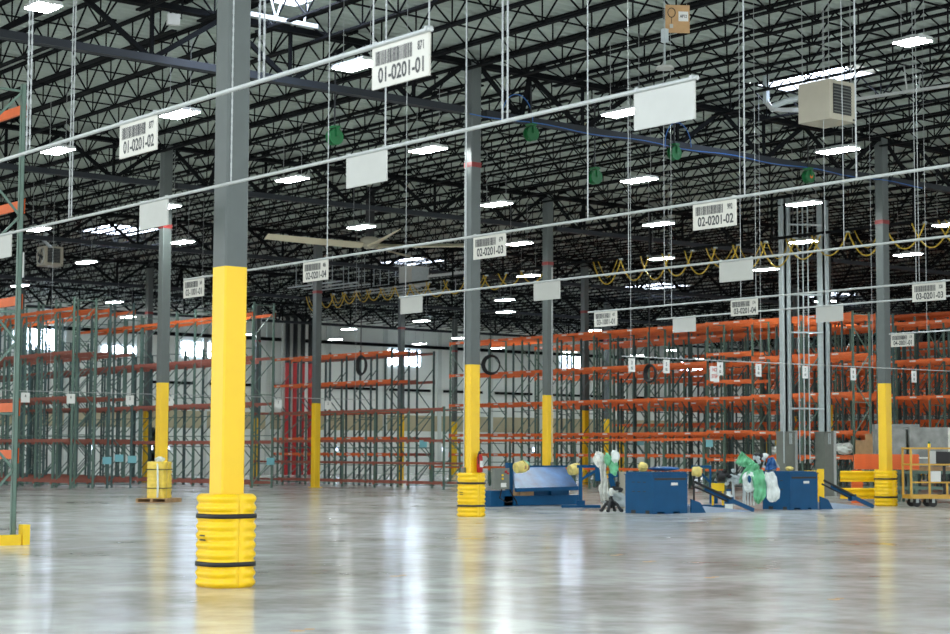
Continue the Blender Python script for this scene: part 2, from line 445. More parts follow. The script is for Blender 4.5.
ribslab(.03,.34,-.28,.28,1.1,9,.03).build('protector_half','protw',st)
m=MB().blob((-.02,0,.57),(.40,.34,.60),3,.06,28,14,crease=7)
for z in (.3,.86):
    o=[(.375*p[0],.325*p[1]) for p in rsq(1,.4,6)]
    MB().tube([(x,y,z) for x,y in o],.014,6,closed=True).build('strap','dark',st)
MB().blob((.02,0,1.16),(.16,.13,.09),5,.3,16,8).build('film_knot','wrap_w',st)
MB().tube([(-.37,-.1,.02),(-.40,-.12,.4),(-.39,-.1,.8),(-.30,-.05,1.1),(-.05,0,1.15)],[.03,.035,.03,.03,.04],8).build('film_tail','wrap_w',st)
# fire extinguisher on the second column
fx=thing('fire_extinguisher','red fire extinguisher hung on the yellow column above its protector','fire extinguisher',(A0+DA+.06,B0+DB-.245,1.06))
MB().tube([(0,0,0),(0,0,.02),(0,0,.36),(0,0,.41),(0,0,.44)],[.05,.075,.075,.05,.025],16).build('cylinder','red',fx)
MB().tube([(0,0,.44),(0,0,.49)],.03,10).bar((0,0,.49),(.12,-.02,.53),.02,.012).bar((0,0,.47),(.11,-.02,.46),.02,.012).build('valve','dark',fx)
MB().tube([(0,-.03,.47),(-.07,-.06,.5),(-.11,-.07,.42),(-.10,-.07,.2)],.014,8).build('hose','rubber',fx)
MB().box(-.05,.05,-.079,-.07,.13,.28).build('rating_label','label',fx)
# ---------------------------------------------------------------- sign rails, signs, hangers
ZR=4.45
RAILS=dict(L1=(7.16,9.28,23,'nearest sign rail, ending at the upper middle'),L2=(9.69,9.17,27,'second sign rail, carrying the blank boards across the foreground column'),
 L3=(14.62,8.6,25.8,'long sign rail passing behind the foreground column, third from the camera'),L4=(19.4,13,26.1,'sign rail with three blank boards in front of the middle columns'),
 L5=(24.36,17.2,26.2,'white sign rail in front of the orange racks, its board at the column right of centre'),L6=(26.77,19,26.6,'white rail with two blank boards just above the orange rack tops'),L7=(34.24,22,26.1,'short rail starting at the right hand column, farthest of the sign rails'))
for k,(a,b0,b1,lb) in RAILS.items():
    m=MB().tube([(0,0,0),(0,b1-b0,0)],.018,10)
    tag(m.build('sign_rail','hv',None,(a,b0,ZR)),'thin pale metal '+lb,'sign rail')
HL=dict(L1='nearest sign rail',L2='second rail with large blank boards',L3='rail carrying the sign 02-0201-02',L4='rail with three blank boards',L5='rail carrying the sign 03-0201-04',L6='rail just above the orange rack tops',L7='short rail of the sign 04-0801-01')
HG=dict(L1=[15.71,11.44,9.97,9.31],L2=[19.98,16.12,13.28,11.46],L3=[21.5,18.17,15.73,13.12,11.54],L4=[25.9,24.09,19.91,15.55],L5=[23.99,21.98,17.99],L6=[26.15,23.74,21.93,19.7],L7=[25.0])
def chain_mesh(h):
    m=MB(); z=0; k=0
    while z<h-.05:
        if k%2: m.box(-.009,.009,-.003,.003,z,z+.055)
        else: m.box(-.003,.003,-.009,.009,z,z+.055)
        z+=.05; k+=1
    m.box(-.003,.003,-.003,.003,0,h); return m
CH=chain_mesh(ZD-ZR-.03).mesh('hanging_chain','chain')
WR=MB().tube([(0,0,0),(0,0,ZD-ZR-.03)],.006,6).mesh('hanging_wire','chain')
for k,bs in HG.items():
    for n,b in enumerate(bs):
        near=k in('L1','L2','L3')
        ch = near and not (k=='L1' and n>=2)
        o=link('hanging_chain' if ch else 'hanging_wire',CH if ch else WR,None,(RAILS[k][0],b,ZR+.018))
        tag(o,('galvanised chain' if ch else 'thin steel wire')+' hanging from the roof to the '+HL[k],'chain' if ch else 'wire','hangers of the '+k+' sign rail')
        if k in ('L1','L2') and ch and (k,n)!=('L2',1) and n in (0,1,3):
            o2=link('hanging_chain',CH,None,(RAILS[k][0],b+.07,ZR+.018))
            tag(o2,o['label'],'chain',o['group'])
# thin tie wires reaching the roof without a rail in view
SW,SH=.67,.30
def sign(k,b,code,small,lb):
    a=RAILS[k][0]
    t=thing('aisle_sign' if code else 'blank_sign',lb,'sign',(a,b+SW/2,ZR-.02-SH))
    bx(-.008,.008,-SW/2,SW/2,0,SH).build('board','sign' if code else 'white',t)
    m=MB()
    for y in (-SW/2+.03,SW/2-.03): m.box(-.004,.004,y-.01,y+.01,SH,SH+.05).box(-.022,.022,y-.012,y+.012,SH+.012,SH+.045)
    m.build('clip','hv',t)
    if code:
        f=-.0085
        rot=(math.pi/2,0,-math.pi/2)
        o=link('code_text',text_mesh(code,.150,.80),t,(f,-.02,.085)); o.rotation_euler=rot
        o=link('corner_number',text_mesh(small,.088,.62),t,(f,-.245,.225)); o.rotation_euler=rot
        r=random.Random(code); y=.29; m=MB()
        while y>-.14:
            w=r.choice((.006,.010,.015)); m.box(f-.0012,f,y-w,y,.165,.268); y-=w+r.choice((.005,.007,.010))
        m.build('barcode','ink',t)
for args in [('L1',9.30,'01-0201-01','871','white aisle sign reading 01-0201-01 at the end of the nearest rail'),
 ('L1',13.15,'01-0201-02','877','white aisle sign reading 01-0201-02 at the upper left'),
 ('L3',13.25,'02-0201-02','992','white aisle sign reading 02-0201-02 right of centre'),
 ('L3',17.32,'02-0201-03','679','white aisle sign reading 02-0201-03 in front of the column with the extinguisher'),
 ('L3',21.47,'02-0201-04','486','white aisle sign reading 02-0201-04 just right of the foreground column'),
 ('L3',25.14,'02-1001-01','369','white aisle sign reading 02-1001-01 just left of the foreground column'),
 ('L5',17.40,'03-0201-03','328','white aisle sign reading 03-0201-03 at the right edge'),
 ('L5',21.56,'03-0201-04','174','white aisle sign reading 03-0201-04 above the orange racks'),
 ('L5',25.34,'03-1001-01','457','white aisle sign reading 03-1001-01 above the orange racks'),
 ('L7',25.38,'04-0801-01','110','small white aisle sign reading 04-0801-01 touching the right hand column'),
 ('L2',9.20,None,None,'large blank white board at the end of the second rail, upper right of centre'),
 ('L2',13.25,None,None,'blank white board hanging left of the upper centre, above the ceiling fan'),
 ('L2',17.50,None,None,'blank white board in front of the column with the pallet stack'),
 ('L2',21.75,None,None,'blank white board cut by the left edge of the photo'),
 ('L4',17.26,None,None,'blank white board hanging just below the sign 02-0201-02'),
 ('L4',21.56,None,None,'blank white board in front of the middle column behind the tilting table'),
 ('L4',25.38,None,None,'blank white board below the ceiling fan, beside the extinguisher column'),
 ('L6',21.50,None,None,'blank white board in front of the right hand grey lift mast'),
 ('L6',25.44,None,None,'blank white board just above the orange rack tops, left of the sign 03-0201-04')]: sign(*args)
# rail of small bay tags, across the view in front of the racks
t=MB().tube([(29.0,30,3.87),(50,30,3.99)],.013,8)
tag(t.build('tag_rail','hv'),'thin pale rail carrying small bay tags in front of the orange racks','sign rail')
TX=[29.33,30.52,32.45,33.9,35.75,37.75,40.45]
for n,a in enumerate(TX):
    z=3.86+(a-29)*.0057
    t=thing('bay_tag','small white bay tag on the thin rail, '+['leftmost of the seven','second from the left','just right of the red printed notice','second tag right of the notice','between the two grey lift masts','just right of the lift masts','rightmost, beyond the yellow column'][n],'tag',(a,30,z-.36))
    bx(-.11,.11,-.004,.004,0,.33).build('board','label',t)
    o=link('digit',text_mesh(str((3,5,4,2,7,8,6)[n]),.12,.8),t,(0,-.0045,.22)); o.rotation_euler=(math.pi/2,0,0)
    o=link('digits',text_mesh('02',.09,.8),t,(0,-.0045,.09)); o.rotation_euler=(math.pi/2,0,0)
    bx(-.09,-.08,-.003,.003,.33,.36).box(.08,.09,-.003,.003,.33,.36).build('clip','hv',t)
LT=[(25.6,3.35),(27.3,3.42),(29.6,3.3),(31.2,3.36),(35.9,3.25),(38.2,3.27)]
tag(MB().tube([(24.5,56,3.6),(40.5,56,3.62)],.012,8).build('tag_rail','hv'),'thin pale rail carrying small bay tags in front of the left green racks','sign rail')
for n,(a,z) in enumerate(LT):
    t=thing('bay_tag','small bay tag before the left racks, '+['leftmost of that row','second in that row','left of the column behind the pallet stack','right of the column behind the pallet stack','between the foreground column and the red risers','in front of the red risers'][n],'tag',(a,56,3.2))
    bx(-.16,.16,-.004,.004,0,.34).build('board','label',t)
    o=link('digit',text_mesh(str((4,6,2,5,7,3)[n]),.14,.8),t,(0,-.0045,.22)); o.rotation_euler=(math.pi/2,0,0)
    bx(-.09,-.08,-.003,.003,.34,.40).box(.08,.09,-.003,.003,.34,.40).build('clip','hv',t)
for a in (26.5,32.5,39.5): tag(MB().tube([(0,0,0),(0,0,ZD-3.65)],.006,6).build('hanging_wire','chain',None,(a,56,3.62)),'thin steel wire hanging down to the bay tag rail before the left racks','wire','hangers of the left tag rail')
t=thing('notice_board','white notice with red printing hanging on the orange rack front','notice',(32.27,30.02,3.36))
bx(-.17,.17,0,.008,0,.38).build('board','label',t)
for z,s in ((.29,'NO'),(.12,'STEP')):
    me=text_mesh(s,.13,.8).copy(); me.materials.clear(); me.materials.append(M['ink_red'])
    o=link('printed_word',me,t,(0,-.001,z)); o.rotation_euler=(math.pi/2,0,0)
MB().tube([(-.1,0,.38),(-.1,0,.50)],.004,5).tube([(.1,0,.38),(.1,0,.50)],.004,5).build('hanger','hv',t)
# hangers for tag rail
for a in (29.3,34.0,38.6,43.0):
    tag(MB().tube([(0,0,0),(0,0,ZD-3.95)],.006,6).build('hanging_wire','chain',None,(a,30,3.92+(a-34)*.005)),'thin steel wire hanging down to the rail of small bay tags','wire','hangers of the tag rail')
# ---------------------------------------------------------------- light fixtures
ZL=9.0
def fixture_meshes():
    h=MB()
    h.prism([(-.25,0),(-.21,.07),(.21,.07),(.25,0)],-.52,.52,0,axis=1)
    h.box(-.07,.07,-.18,.18,.07,.12)
    d=MB(); 
    for x in (-.172,-.058,.058,.172): d.box(x-.048,x+.048,-.50,.50,-.018,-.002)
    s=MB().tube([(-.02,-.60,-.02),(-.02,-.60,.02)],.045,12); s.box(-.03,.0,-.60,-.5,.02,.03)
    c=MB()
    H=ZJ-ZL
    c.box(-.01,.01,-.45,.45,.07,.08)
    for y in (-.45,.45): c.tube([(0,y,.06),(0,y,H)],.006,5)
    return h.mesh('housing','hv'),d.mesh('diffuser','lamp'),s.mesh('sensor','white'),c.mesh('suspension_wire','chain')
FM=fixture_meshes()
LA=[-2.5,4.8,12.2,18.8,25.6,32.9,39.8,47.0,53.0,60.6,67.8,75,82.2,89.4,96.6,104,111,118]; LB=[5,12.0,18.9,27,33.5,39.6,46.6,54.2,62.6,70.1,78.2,86.9,95]
nf=0
spots=[(a,b) for b in LB[:7] for a in LA if a<56 and not (a>41 and b>50)]
spots=[(a+(.6 if b==27 and a>20 else .15 if a>20 and b>20 else .2 if b==27 else 0),b-(.2 if b==27 and a<14 else 0)) for a,b in spots]
spots+=[(x,94.5) for x in range(44,116,7)]  # extra row of fixtures added to brighten the back wall
spots+=[(25.1,54.2),(30.6,54.2),(47.6,54.9),(31.0,62.5),(54.3,64.4),(59.0,69.9),(70.2,87.9),(59.5,77.9),(60.2,86.1),(39.5,66.0),(33.2,73.5),(40.5,78.5),(45.5,86.5),(66.5,54.5),(75,62.5),(84,70),(67.5,47),(93,62.5),(81,47),(72,77),(90,88)]
for a,b in spots:
        lo,hi=fov(b,9)
        if a<lo or a>hi: continue
        sq=b<20 or a<14
        t=thing('light_fixture','bright white rectangular high bay light hung on wires under the roof joists','light fixture',(a,b,ZL),'high bay lights')
        for nm,q in zip(('housing','diffuser','sensor','suspension_wire'),FM): link(nm,q,t)
        if sq: t.scale=(.95,.55,1)
        nf+=1
print('fixtures',nf)
# ---------------------------------------------------------------- pallet racking
_rc={}
def frame_mesh(depth,h,dark):
    k=('f',round(depth,2),round(h,2),dark)
    if k in _rc: return _rc[k]
    m=MB(); w=.08
    for x in (0,depth-w):
        m.box(x,x+w,-.035,-.028,.012,h).box(x,x+.008,-.035,.03,.012,h).box(x+w-.008,x+w,-.035,.03,.012,h)
        m.box(x,x+w,.02,.035,.012,h) if 0 else None
        m.box(x-.03,x+w+.03,-.06,.06,0,.012)
    z=.18; s=1; p=1.05
    m.bar((w,0,.15),(depth-w,0,.15),.035)
    while z+p<h-.05:
        a,b=(w*.6,depth-w*.6) if s>0 else (depth-w*.6,w*.6)
        m.bar((a,0,z),(b,0,z+p),.035); z+=p; s=-s
    m.bar((w,0,h-.12),(depth-w,0,h-.12),.035)
    for zz in (h*.5,h*.28): m.bar((w,0,zz),(depth-w,0,zz),.035)
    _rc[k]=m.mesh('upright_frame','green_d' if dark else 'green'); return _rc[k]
def beam_mesh(L,col,h=.125):
    k=('b',round(L,2),col,h)
    if k in _rc: return _rc[k]
    m=MB().box(-.025,.025,.04,L-.04,-h,0)
    m.box(-.034,.012,.035,.05,-h-.07,.03).box(-.034,.012,L-.05,L-.035,-h-.07,.03)
    m.box(-.038,-.03,.0,.05,-h-.07,.03).box(-.038,-.03,L-.05,L,-h-.07,.03)
    _rc[k]=m.mesh('beam',col); return _rc[k]
LBL=bx(-.0015,.0,-.16,.16,-.09,-.03).mesh('bin_label','label')
nb=0
def rack(label,a,depth,bs,levels,h,col='orange',labels=False,group=None,dark=False,far=False,name='storage_rack',bh=.125,fronts=(0,1)):
    global nb
    b0=bs[0]
    t=thing(name,label,'storage rack',(a,b0,0),group)
    for b in bs: link('upright_frame',frame_mesh(depth,h,dark),t,(0,b-b0,0))
    if far:
        for z in levels:
            for s in fronts:
                link('beam',beam_mesh(bs[-1]-b0,col,bh),t,(-.0 if s==0 else depth,0,z)).rotation_euler=(0,0,0)
        return t
    for k in range(len(bs)-1):
        lv=levels[k] if isinstance(levels[0],(list,tuple)) else levels
        for zi,z in enumerate(lv):
            L=bs[k+1]-bs[k]; c=col if isinstance(col,str) else col[min(zi,len(col)-1)]
            for s in fronts:
                if s==0: o=link('beam',beam_mesh(L,c,bh),t,(-.002,bs[k]-b0,z))
                else: o=link('beam',beam_mesh(L,c,bh),t,(depth+.002,bs[k+1]-b0,z),math.pi)
                nb+=1
                if labels and s==0:
                    for q in ((.5,) if L<2.2 else (.32,.78)): link('bin_label',LBL,o,(-.026,L*q,0))
    return t
def steps(b0,s,n): return [b0+s*k for k in range(n+1)]
# left block
LVA=[.36,2.03,3.78,5.64,7.44]; CA=['rust','rust','rust','rust','orange']
rack('green and red pallet rack at the left, front row, nearest its open end',31.75,1.07,steps(65.1,1.67,8),LVA,7.85,CA)
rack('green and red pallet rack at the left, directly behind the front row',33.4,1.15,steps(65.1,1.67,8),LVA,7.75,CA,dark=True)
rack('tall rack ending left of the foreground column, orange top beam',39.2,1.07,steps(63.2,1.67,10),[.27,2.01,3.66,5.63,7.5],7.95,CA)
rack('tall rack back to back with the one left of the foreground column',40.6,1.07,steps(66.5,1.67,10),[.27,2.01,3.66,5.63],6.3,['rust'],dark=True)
for n,(a,b0) in enumerate([(39.2,79.9),(40.6,83.2),(33.4,78.46)]):
    rack('distant green rack behind the left racks',a,1.07,steps(b0+.3,1.67,7),[.3,2.0,3.7,5.6],7.2,'rust',dark=True,far=True,group='far racks on the left')
# middle block
LVC=[1.5,2.24,3.5,4.87,6.2]
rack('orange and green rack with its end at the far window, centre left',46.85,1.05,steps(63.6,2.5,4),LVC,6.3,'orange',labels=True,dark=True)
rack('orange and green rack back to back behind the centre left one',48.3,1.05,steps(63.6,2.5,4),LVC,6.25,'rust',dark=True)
rack('low empty green rack with red beams between foreground and second column',44.4,1.35,steps(56.6,2.45,6),[.30,1.12,2.08,3.40],3.45,'rust',name='low_rack',bh=.09)
rack('low green rack with red beams in front of the long orange rack, behind the machines',51.2,1.3,steps(48.3,2.25,8),[.9,2.15],2.2,'orange',name='low_rack',bh=.09)
# long orange rack on the right
bD=[42.55,45.1,47.7,50.2,53.7,57.2,59.7,62.2,64.6,67.7]
S1=[1.5,2.45,3.93,5.42,7.03]; S2=[1.35,2.5,3.9,4.6,5.75,7.05]; S3=[1.46,2.45,3.95,5.5,7.03]
rack('long orange beamed rack with green uprights, front row behind the machines',53.5,1.1,bD,[S3,S3,S2,S1,S1,S1,S1,S1,S1],7.1,'orange',labels=True)
rack('orange beamed rack back to back with the long front row',55.0,1.1,bD,S1,7.1,'orange',dark=True)
RW=['second','third','fourth','fifth']
for n,a in enumerate((59.1,64.7,70.3,75.9)):
    hi=7.1 if n!=1 else 8.0
    for r,(b0,cnt,w) in enumerate(((31.0,8,'right half'),(50.7,7,'left half'))):
        lv=[1.5,2.45,3.95,5.45,7.03]
        if n==1: lv=[1.5,2.45,3.95,5.45,7.9]
        hh=lv[-1]+.08
        if n==0:
            rack('orange pallet rack in the %s row from the front, %s'%(RW[n],w),a,1.1,steps(b0,2.42,cnt),lv,hh,'orange',labels=(n==0))
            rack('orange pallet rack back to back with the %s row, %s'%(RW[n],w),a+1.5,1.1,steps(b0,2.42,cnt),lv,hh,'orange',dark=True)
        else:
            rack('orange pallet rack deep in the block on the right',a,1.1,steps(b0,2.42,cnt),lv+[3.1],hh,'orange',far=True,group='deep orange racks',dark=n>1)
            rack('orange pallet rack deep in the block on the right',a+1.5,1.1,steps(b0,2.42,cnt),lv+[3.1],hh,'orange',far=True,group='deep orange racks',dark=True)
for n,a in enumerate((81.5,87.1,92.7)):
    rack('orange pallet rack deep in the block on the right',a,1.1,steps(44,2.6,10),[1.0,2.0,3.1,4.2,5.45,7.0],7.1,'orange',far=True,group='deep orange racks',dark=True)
# near rack cut by the left edge
t=rack('green upright and orange beams of a near rack at the left edge',11.09,1.07,[26.88,29.5],[1.55,2.33,4.1,5.7,7.32],7.65,'orange',labels=True,bh=.15)
t2=thing('rack_end_guard','yellow foot guard around the near green rack post at the left edge','rack guard',(12.21,26.75,0))
MB().box(0,.12,-.08,.10,0,.33).build('post_guard','carty',t2); t2.children[0].data.materials[0]=M['rail_y']
MB().box(-1.15,-.02,-.06,-.02,0,.17).build('end_rail','rail_y',t2)
tag(bx(-.006,0,-.05,.05,0,.42).build('rack_plate','label',None,(12.165,26.84,4.4)),'narrow white plate fixed to the near green rack post','plate')
# ---------------------------------------------------------------- sprinkler risers, dark pipes
for n,a in enumerate((63.9,64.52,65.14,65.76)):
    t=thing('sprinkler_riser','tall sprinkler riser pipe, red below and black above, '+['leftmost of the four','second from the left','third from the left','rightmost, next to the dark column'][n],'pipe',(a,98.6,0))
    MB().tube([(0,0,0),(0,0,7.55)],.15,12).build('lower_pipe','redpipe',t)
    MB().tube([(0,0,7.55),(0,0,10.6),(0,.5,10.9),(0,1.6,10.9)],.16,12).build('upper_pipe','blackpipe',t)
    MB().tube([(0,0,1.6),(0,0,1.75)],.2,12).tube([(0,0,1.68),(0,-.5,1.68)],.06,8).build('valve','redpipe',t)
for n,a in enumerate((64.2,64.83,65.45)):
    tag(MB().tube([(0,0,0),(0,0,10.8)],.13,10).build('drain_pipe','white',None,(a,99.6,0)),'pale vertical pipe between the red sprinkler risers','pipe','pale pipes between the risers')
# ---------------------------------------------------------------- black hose coils hanging from the roof
for n,(a,b,z,r,tl) in enumerate([(51.6,62.2,5.65,.42,.15),(40.6,57.2,5.05,.36,.95),(44.0,44.1,4.4,.30,.95)]):
    t=thing('hose_coil',['large black hose coil hanging beside the extinguisher column','narrow black hose coil hanging in front of the centre left rack','small black hose coil hanging between two bay tags'][n],'hose',(a,b,z))
    m=MB()
    for q in range(4):
        rr=r*(1-.05*q); th=.69+math.pi*0+tl
        pts=[(rr*math.cos(p)*math.cos(-th)+ .03*q, rr*math.cos(p)*math.sin(-th), rr*math.sin(p)*1.08) for p in [2*math.pi*i/24 for i in range(24)]]
        m.tube(pts,.035,6,closed=True)
    m.build('coil','rubber',t)
    MB().tube([(0,0,r),(0,0,ZJ-z)],.022,6).build('drop_cable','rubber',t)
# ---------------------------------------------------------------- unit heaters
def heater(loc,label,fan=False,rz=0):
    t=thing('unit_heater',label,'heater',loc,None,rz)
    W=.80; D=.80; H=.80
    bx(-W/2,W/2,-D/2,D/2,0,H).build('housing','beige',t)
    # louvred outlet on -y face
    f=MB(); y=-D/2
    f.box(-W/2+.10,W/2-.14,y-.006,y-.001,.12,H-.08); f.build('outlet','dark',t)
    for k in range(9):
        z=.16+k*(H-.30)/8
        MB().bar((-W/2+.11,y-.02,z),(W/2-.15,y-.02,z),.03,.012).build('louvre','grey',t)
    bx(W/2-.09,W/2-.03,y-.004,y-.001,.03,.07).build('nameplate','dark',t)
    m=MB()
    for x in (-W/2+.06,W/2-.06):
        for yy in (-D/2+.06,D/2-.06): m.tube([(x,yy,H),(x,yy,ZJ-loc[2])],.008,5)
    m.build('hanger_rod','chain',t)
    if fan:
        x=-W/2
        m=MB().tube([(x-.03,.34*math.cos(p),H/2+.34*math.sin(p)) for p in [i*math.pi/8 for i in range(16)]],.03,6,closed=True); m.build('fan_ring','white',t)
        for k in range(4):
            p=k*math.pi/2+.4
            MB().add([(x-.03,.05*math.cos(p-.5),H/2+.05*math.sin(p-.5)),(x-.02,.31*math.cos(p-.35),H/2+.31*math.sin(p-.35)),(x-.05,.31*math.cos(p+.35),H/2+.31*math.sin(p+.35)),(x-.05,.05*math.cos(p+.5),H/2+.05*math.sin(p+.5))],[(0,1,2,3)]).build('fan_blade','dark',t)
        MB().cyl((x-.06,0,H/2),(x,0,H/2),.07,12).build('motor','dark',t)
        MB().tube([(0,-.2,H-.1),(-.8,-.9,H+.2),(-.8,-1.6,H+.45)],.07,10).build('flue_pipe','galv',t)
    else:
        MB().tube([(-.1,D/2+.01,.6),(-.1,D/2+.5,.6),(-.1,D/2+.9,.55)],.06,10).build('flue_pipe','galv',t)
    return t
heater((27.15,22.15,8.17),'beige box heater with dark louvres hanging below the roof at the upper right')
heater((31.2,66.2,9.15),'small white fan heater hanging below the roof at the far left',True)
# flue duct with elbow next to the near heater
t=thing('flue_duct','pale bent duct beside the box heater under the skylight','duct',(33.84,29.6,0))
MB().box(-.06,.06,-.06,.06,10.62,ZD-.01).build('vertical_duct','galv',t)
MB().bar((0,0,10.66),(.08,-.18,10.42),.12,.12).bar((.06,-.16,10.44),(.75,-.75,10.42),.10,.10).build('elbow','hv',t)
tag(MB().bar((0,0,0),(.55,-3.2,0),.07,.07).tube([(.25,-1.5,0),(.1,-1.5,.9)],.02,5).tube([(.3,-1.8,0),(.5,-1.8,.9)],.02,5).build('white_pipe','hv',None,(33.9,26.9,10.3)),'bright white pipe lit by the skylight right of the box heater','pipe')
tag(MB().bar((0,0,0),(1.95,0,0),.09,.09).bar((.2,0,0),(.1,0,.45),.03).bar((.9,0,0),(.75,0,.45),.03).bar((.9,0,0),(1.05,0,.45),.03).bar((1.6,0,0),(1.7,0,.45),.03).build('white_pipe','hv',None,(18.6,30.7,10.72)),'bright white pipe under the skylight beside the top of the foreground column','pipe')
# ---------------------------------------------------------------- large ceiling fan
t=thing('ceiling_fan','very large beige bladed ceiling fan hanging left of centre','ceiling fan',(37.2,51.9,9.15))
MB().tube([(0,0,0),(0,0,.12),(0,0,.3),(0,0,.36)],[.28,.36,.36,.2],20).build('motor_hub','beige',t)
bx(-.12,.12,-.12,.12,.36,ZD-9.15-.01).build('mast','dark',t)
MB().tube([(0,0,-.06),(0,0,0)],.22,20).build('hub_cap','beige',t)
for k in (0,1,2,4):
    p=2*math.pi*k/5+4.308
    c,s=math.cos(p),math.sin(p); m=MB(); L=4.3; ws=.24
    vs=[]
    for r,w,z in ((.3,.11,.05),(.6,ws,.04),(L*.55,ws*.85,.05),(L,ws*.6,.08)):
        for q,dz in ((-1,-.10),(-1,-.07),(1,.08),(1,.05)): vs.append((r*c-q*w*s, r*s+q*w*c, z+dz))
    fs=[]
    for i in range(3):
        for j in range(4): fs.append((i*4+j,i*4+(j+1)%4,(i+1)*4+(j+1)%4,(i+1)*4+j))
    fs+=[(0,1,2,3),(15,14,13,12)]
    m.add(vs,fs); m.build('blade','blade',t)
# ---------------------------------------------------------------- air line along the girder, loops and green hose reels
pts=[(20.6+.5*i,B0+DB-.16,9.78+.03*math.sin(i*.9)) for i in range(11,48)]
tag(MB().tube([(x-20.6,0,z-9.75) for x,y,z in pts],.013,6).build('air_line','bluehose',None,(20.6,B0+DB-.16,9.75)),'blue compressed air line fixed along the roof girder above the green reels','air line')
for n,a in enumerate((27.6,33.3)):
    tag(MB().tube([(.5*math.cos(p)*1.0,0,.62*math.sin(p)) for p in [math.pi*i/14 for i in range(15)]]+[(-.5,0,-.12)],.012,6).build('hose_loop','bluehose',None,(a,B0+DB-.2,9.82)),'blue hose loop standing above the '+['left hand','right hand'][n]+' green reel','hose')
for n,(a,b,z) in enumerate([(28.0,32.2,9.49),(33.1,32.2,9.58),(38.6,32.2,9.52),(22.2,32.4,8.74),(30.55,32.6,8.71)]):
    t=thing('hose_reel','green hose reel hanging '+['under the air line, just right of the extinguisher column','under the loop beside the large blank board','just above the lift masts','in the upper left roof space beside the blank board','dimly lit, farther back between the two others'][n],'hose reel',(a,b,z))
    MB().cyl((0,-.09,0),(0,-.07,0),.19,20).cyl((0,.07,0),(0,.09,0),.19,20).build('flange','reel',t)
    MB().cyl((0,-.07,0),(0,.07,0),.13,16).build('hose','reel',t)
    MB().box(-.08,.08,-.13,.13,.20,.25).box(-.03,.03,-.13,-.11,0,.2).box(-.03,.03,.11,.13,0,.2).build('bracket','reel',t)
    if n==2: MB().cyl((.02,-.095,.0),(.02,-.112,.0),.06,12).build('hub_label','orange',t)
    MB().box(-.015,.015,-.015,.015,.25,ZJ-z).build('hanger','dark',t)
# ---------------------------------------------------------------- yellow festoon cable on its track
FA,FZ=46.0,9.0
t=thing('festoon_cable','yellow looping festoon cable slung under a long track across the hall','cable',(FA,28,FZ))
MB().box(-.05,.05,0,42,.0,.09).build('track','steel',t)
y=0; 
while y<41:
    if not (20.6<y<24.0):
        w=1.55 if y<32 else 1.2; d=R.uniform(.75,1.0)*(1 if y<21 else .72)
        for q in (0,):
            n=14; pts=[(.0+.02*q, y+w*i/n, -d*math.sin(math.pi*i/n)**.8) for i in range(n+1)]
            MB().tube(pts,.025,6).build('cable_loop','cable_y',t)
        bx(-.06,.06,y-.05,y+.05,-.05,.0).build('trolley','galv',t)
        if R.random()<.4:
            pts=[(.06, y+.25+w*.7*i/12, -d*.7*math.sin(math.pi*i/12)) for i in range(13)]
            MB().tube(pts,.014,6).build('cable_loop','cable_y',t)
        y+=w*R.uniform(.62,1.02)
    else: y=24.0
for y in range(0,42,6): bx(-.03,.03,y,y+.06,.09,ZJ-FZ).build('track_hanger','steel',t)
# pale cross rails of a bridge track beyond the fan
for n in range(9):
    a=44.5+n*.9
    tag(MB().box(-.04,.04,-2.2,2.2,0,.06).tube([(0,-1.5,.06),(0,-1.5,1.3)],.02,5).tube([(0,1.5,.06),(0,1.5,1.3)],.02,5).build('cross_rail','galv',None,(a,66.5,9.25)),'pale short rail hanging under the roof beyond the ceiling fan','rail','pale rails beyond the fan')
t=thing('junction_cabinet','white box cabinet hanging under the roof above a blank board','cabinet',(46.6,61.6,9.0))
bx(-.5,.5,-.45,.45,0,.85).build('body','white',t); MB().box(-.46,.46,-.47,-.451,.05,.8).bar((-.4,-.46,.1),(.4,-.46,.75),.05,.03).build('door','galv',t)
MB().bar((.3,-.6,.4),(2.6,-1.6,.75),.12,.12).build('arm','hv',t)
MB().tube([(-.4,0,.85),(-.4,0,1.6)],.02,5).tube([(.4,0,.85),(.4,0,1.6)],.02,5).build('hanger_rod','dark',t)
# ---------------------------------------------------------------- access point board and small ceiling devices
t=thing('access_point_board','plywood board with a white AP12 label hanging from the roof near the top centre','board',(22.95,22.23,9.37),None,-.60)
t.scale=(.88,1,.88)
bx(-.26,.26,-.012,.012,0,.60).build('board','ply',t)
bx(.02,.23,-.016,-.0125,.25,.46).build('label_sheet','label',t)
o=link('label_text',text_mesh('AP12',.095,.72),t,(.125,-.0175,.355)); o.rotation_euler=(math.pi/2,0,0)
MB().tube([(-.13+.08*math.cos(p),-.02,.43+.1*math.sin(p)) for p in [i*math.pi/8 for i in range(16)]],.008,6,closed=True).tube([(-.13,-.02,.33),(-.13,-.02,.2)],.006,5).build('coiled_lead','dark',t)
bx(-.17,-.10,-.03,-.0125,.10,.18).build('socket_box','white',t)
MB().tube([(-.2,0,.6),(-.2,0,1.34)],.005,5).tube([(.2,0,.6),(.2,0,1.34)],.005,5).build('hanger_wire','chain',t)
t=thing('access_point','small white disc antenna on a thin stem below the plywood board','antenna',(22.5,22.12,8.6))
MB().tube([(0,0,0),(0,0,.05)],[.17,.15],20).build('disc','white',t); MB().tube([(0,0,.05),(0,0,.5)],.012,6).box(-.05,.05,-.05,.05,.5,.75).tube([(0,0,.75),(0,0,ZJ-8.6)],.006,5).build('stem','galv',t)
t=thing('flood_light','small white flood light on a bracket under the roof at the top left','flood light',(17.7,31.9,10.4),None,-.3)
t.scale=(.6,.8,.6)
bx(-.22,.22,-.1,.06,.2,.6).build('head','white',t); MB().bar((0,0,.4),(.3,0,.5),.04).tube([(.3,0,.45),(.3,0,1.1)],.02,6).build('bracket','steel',t)
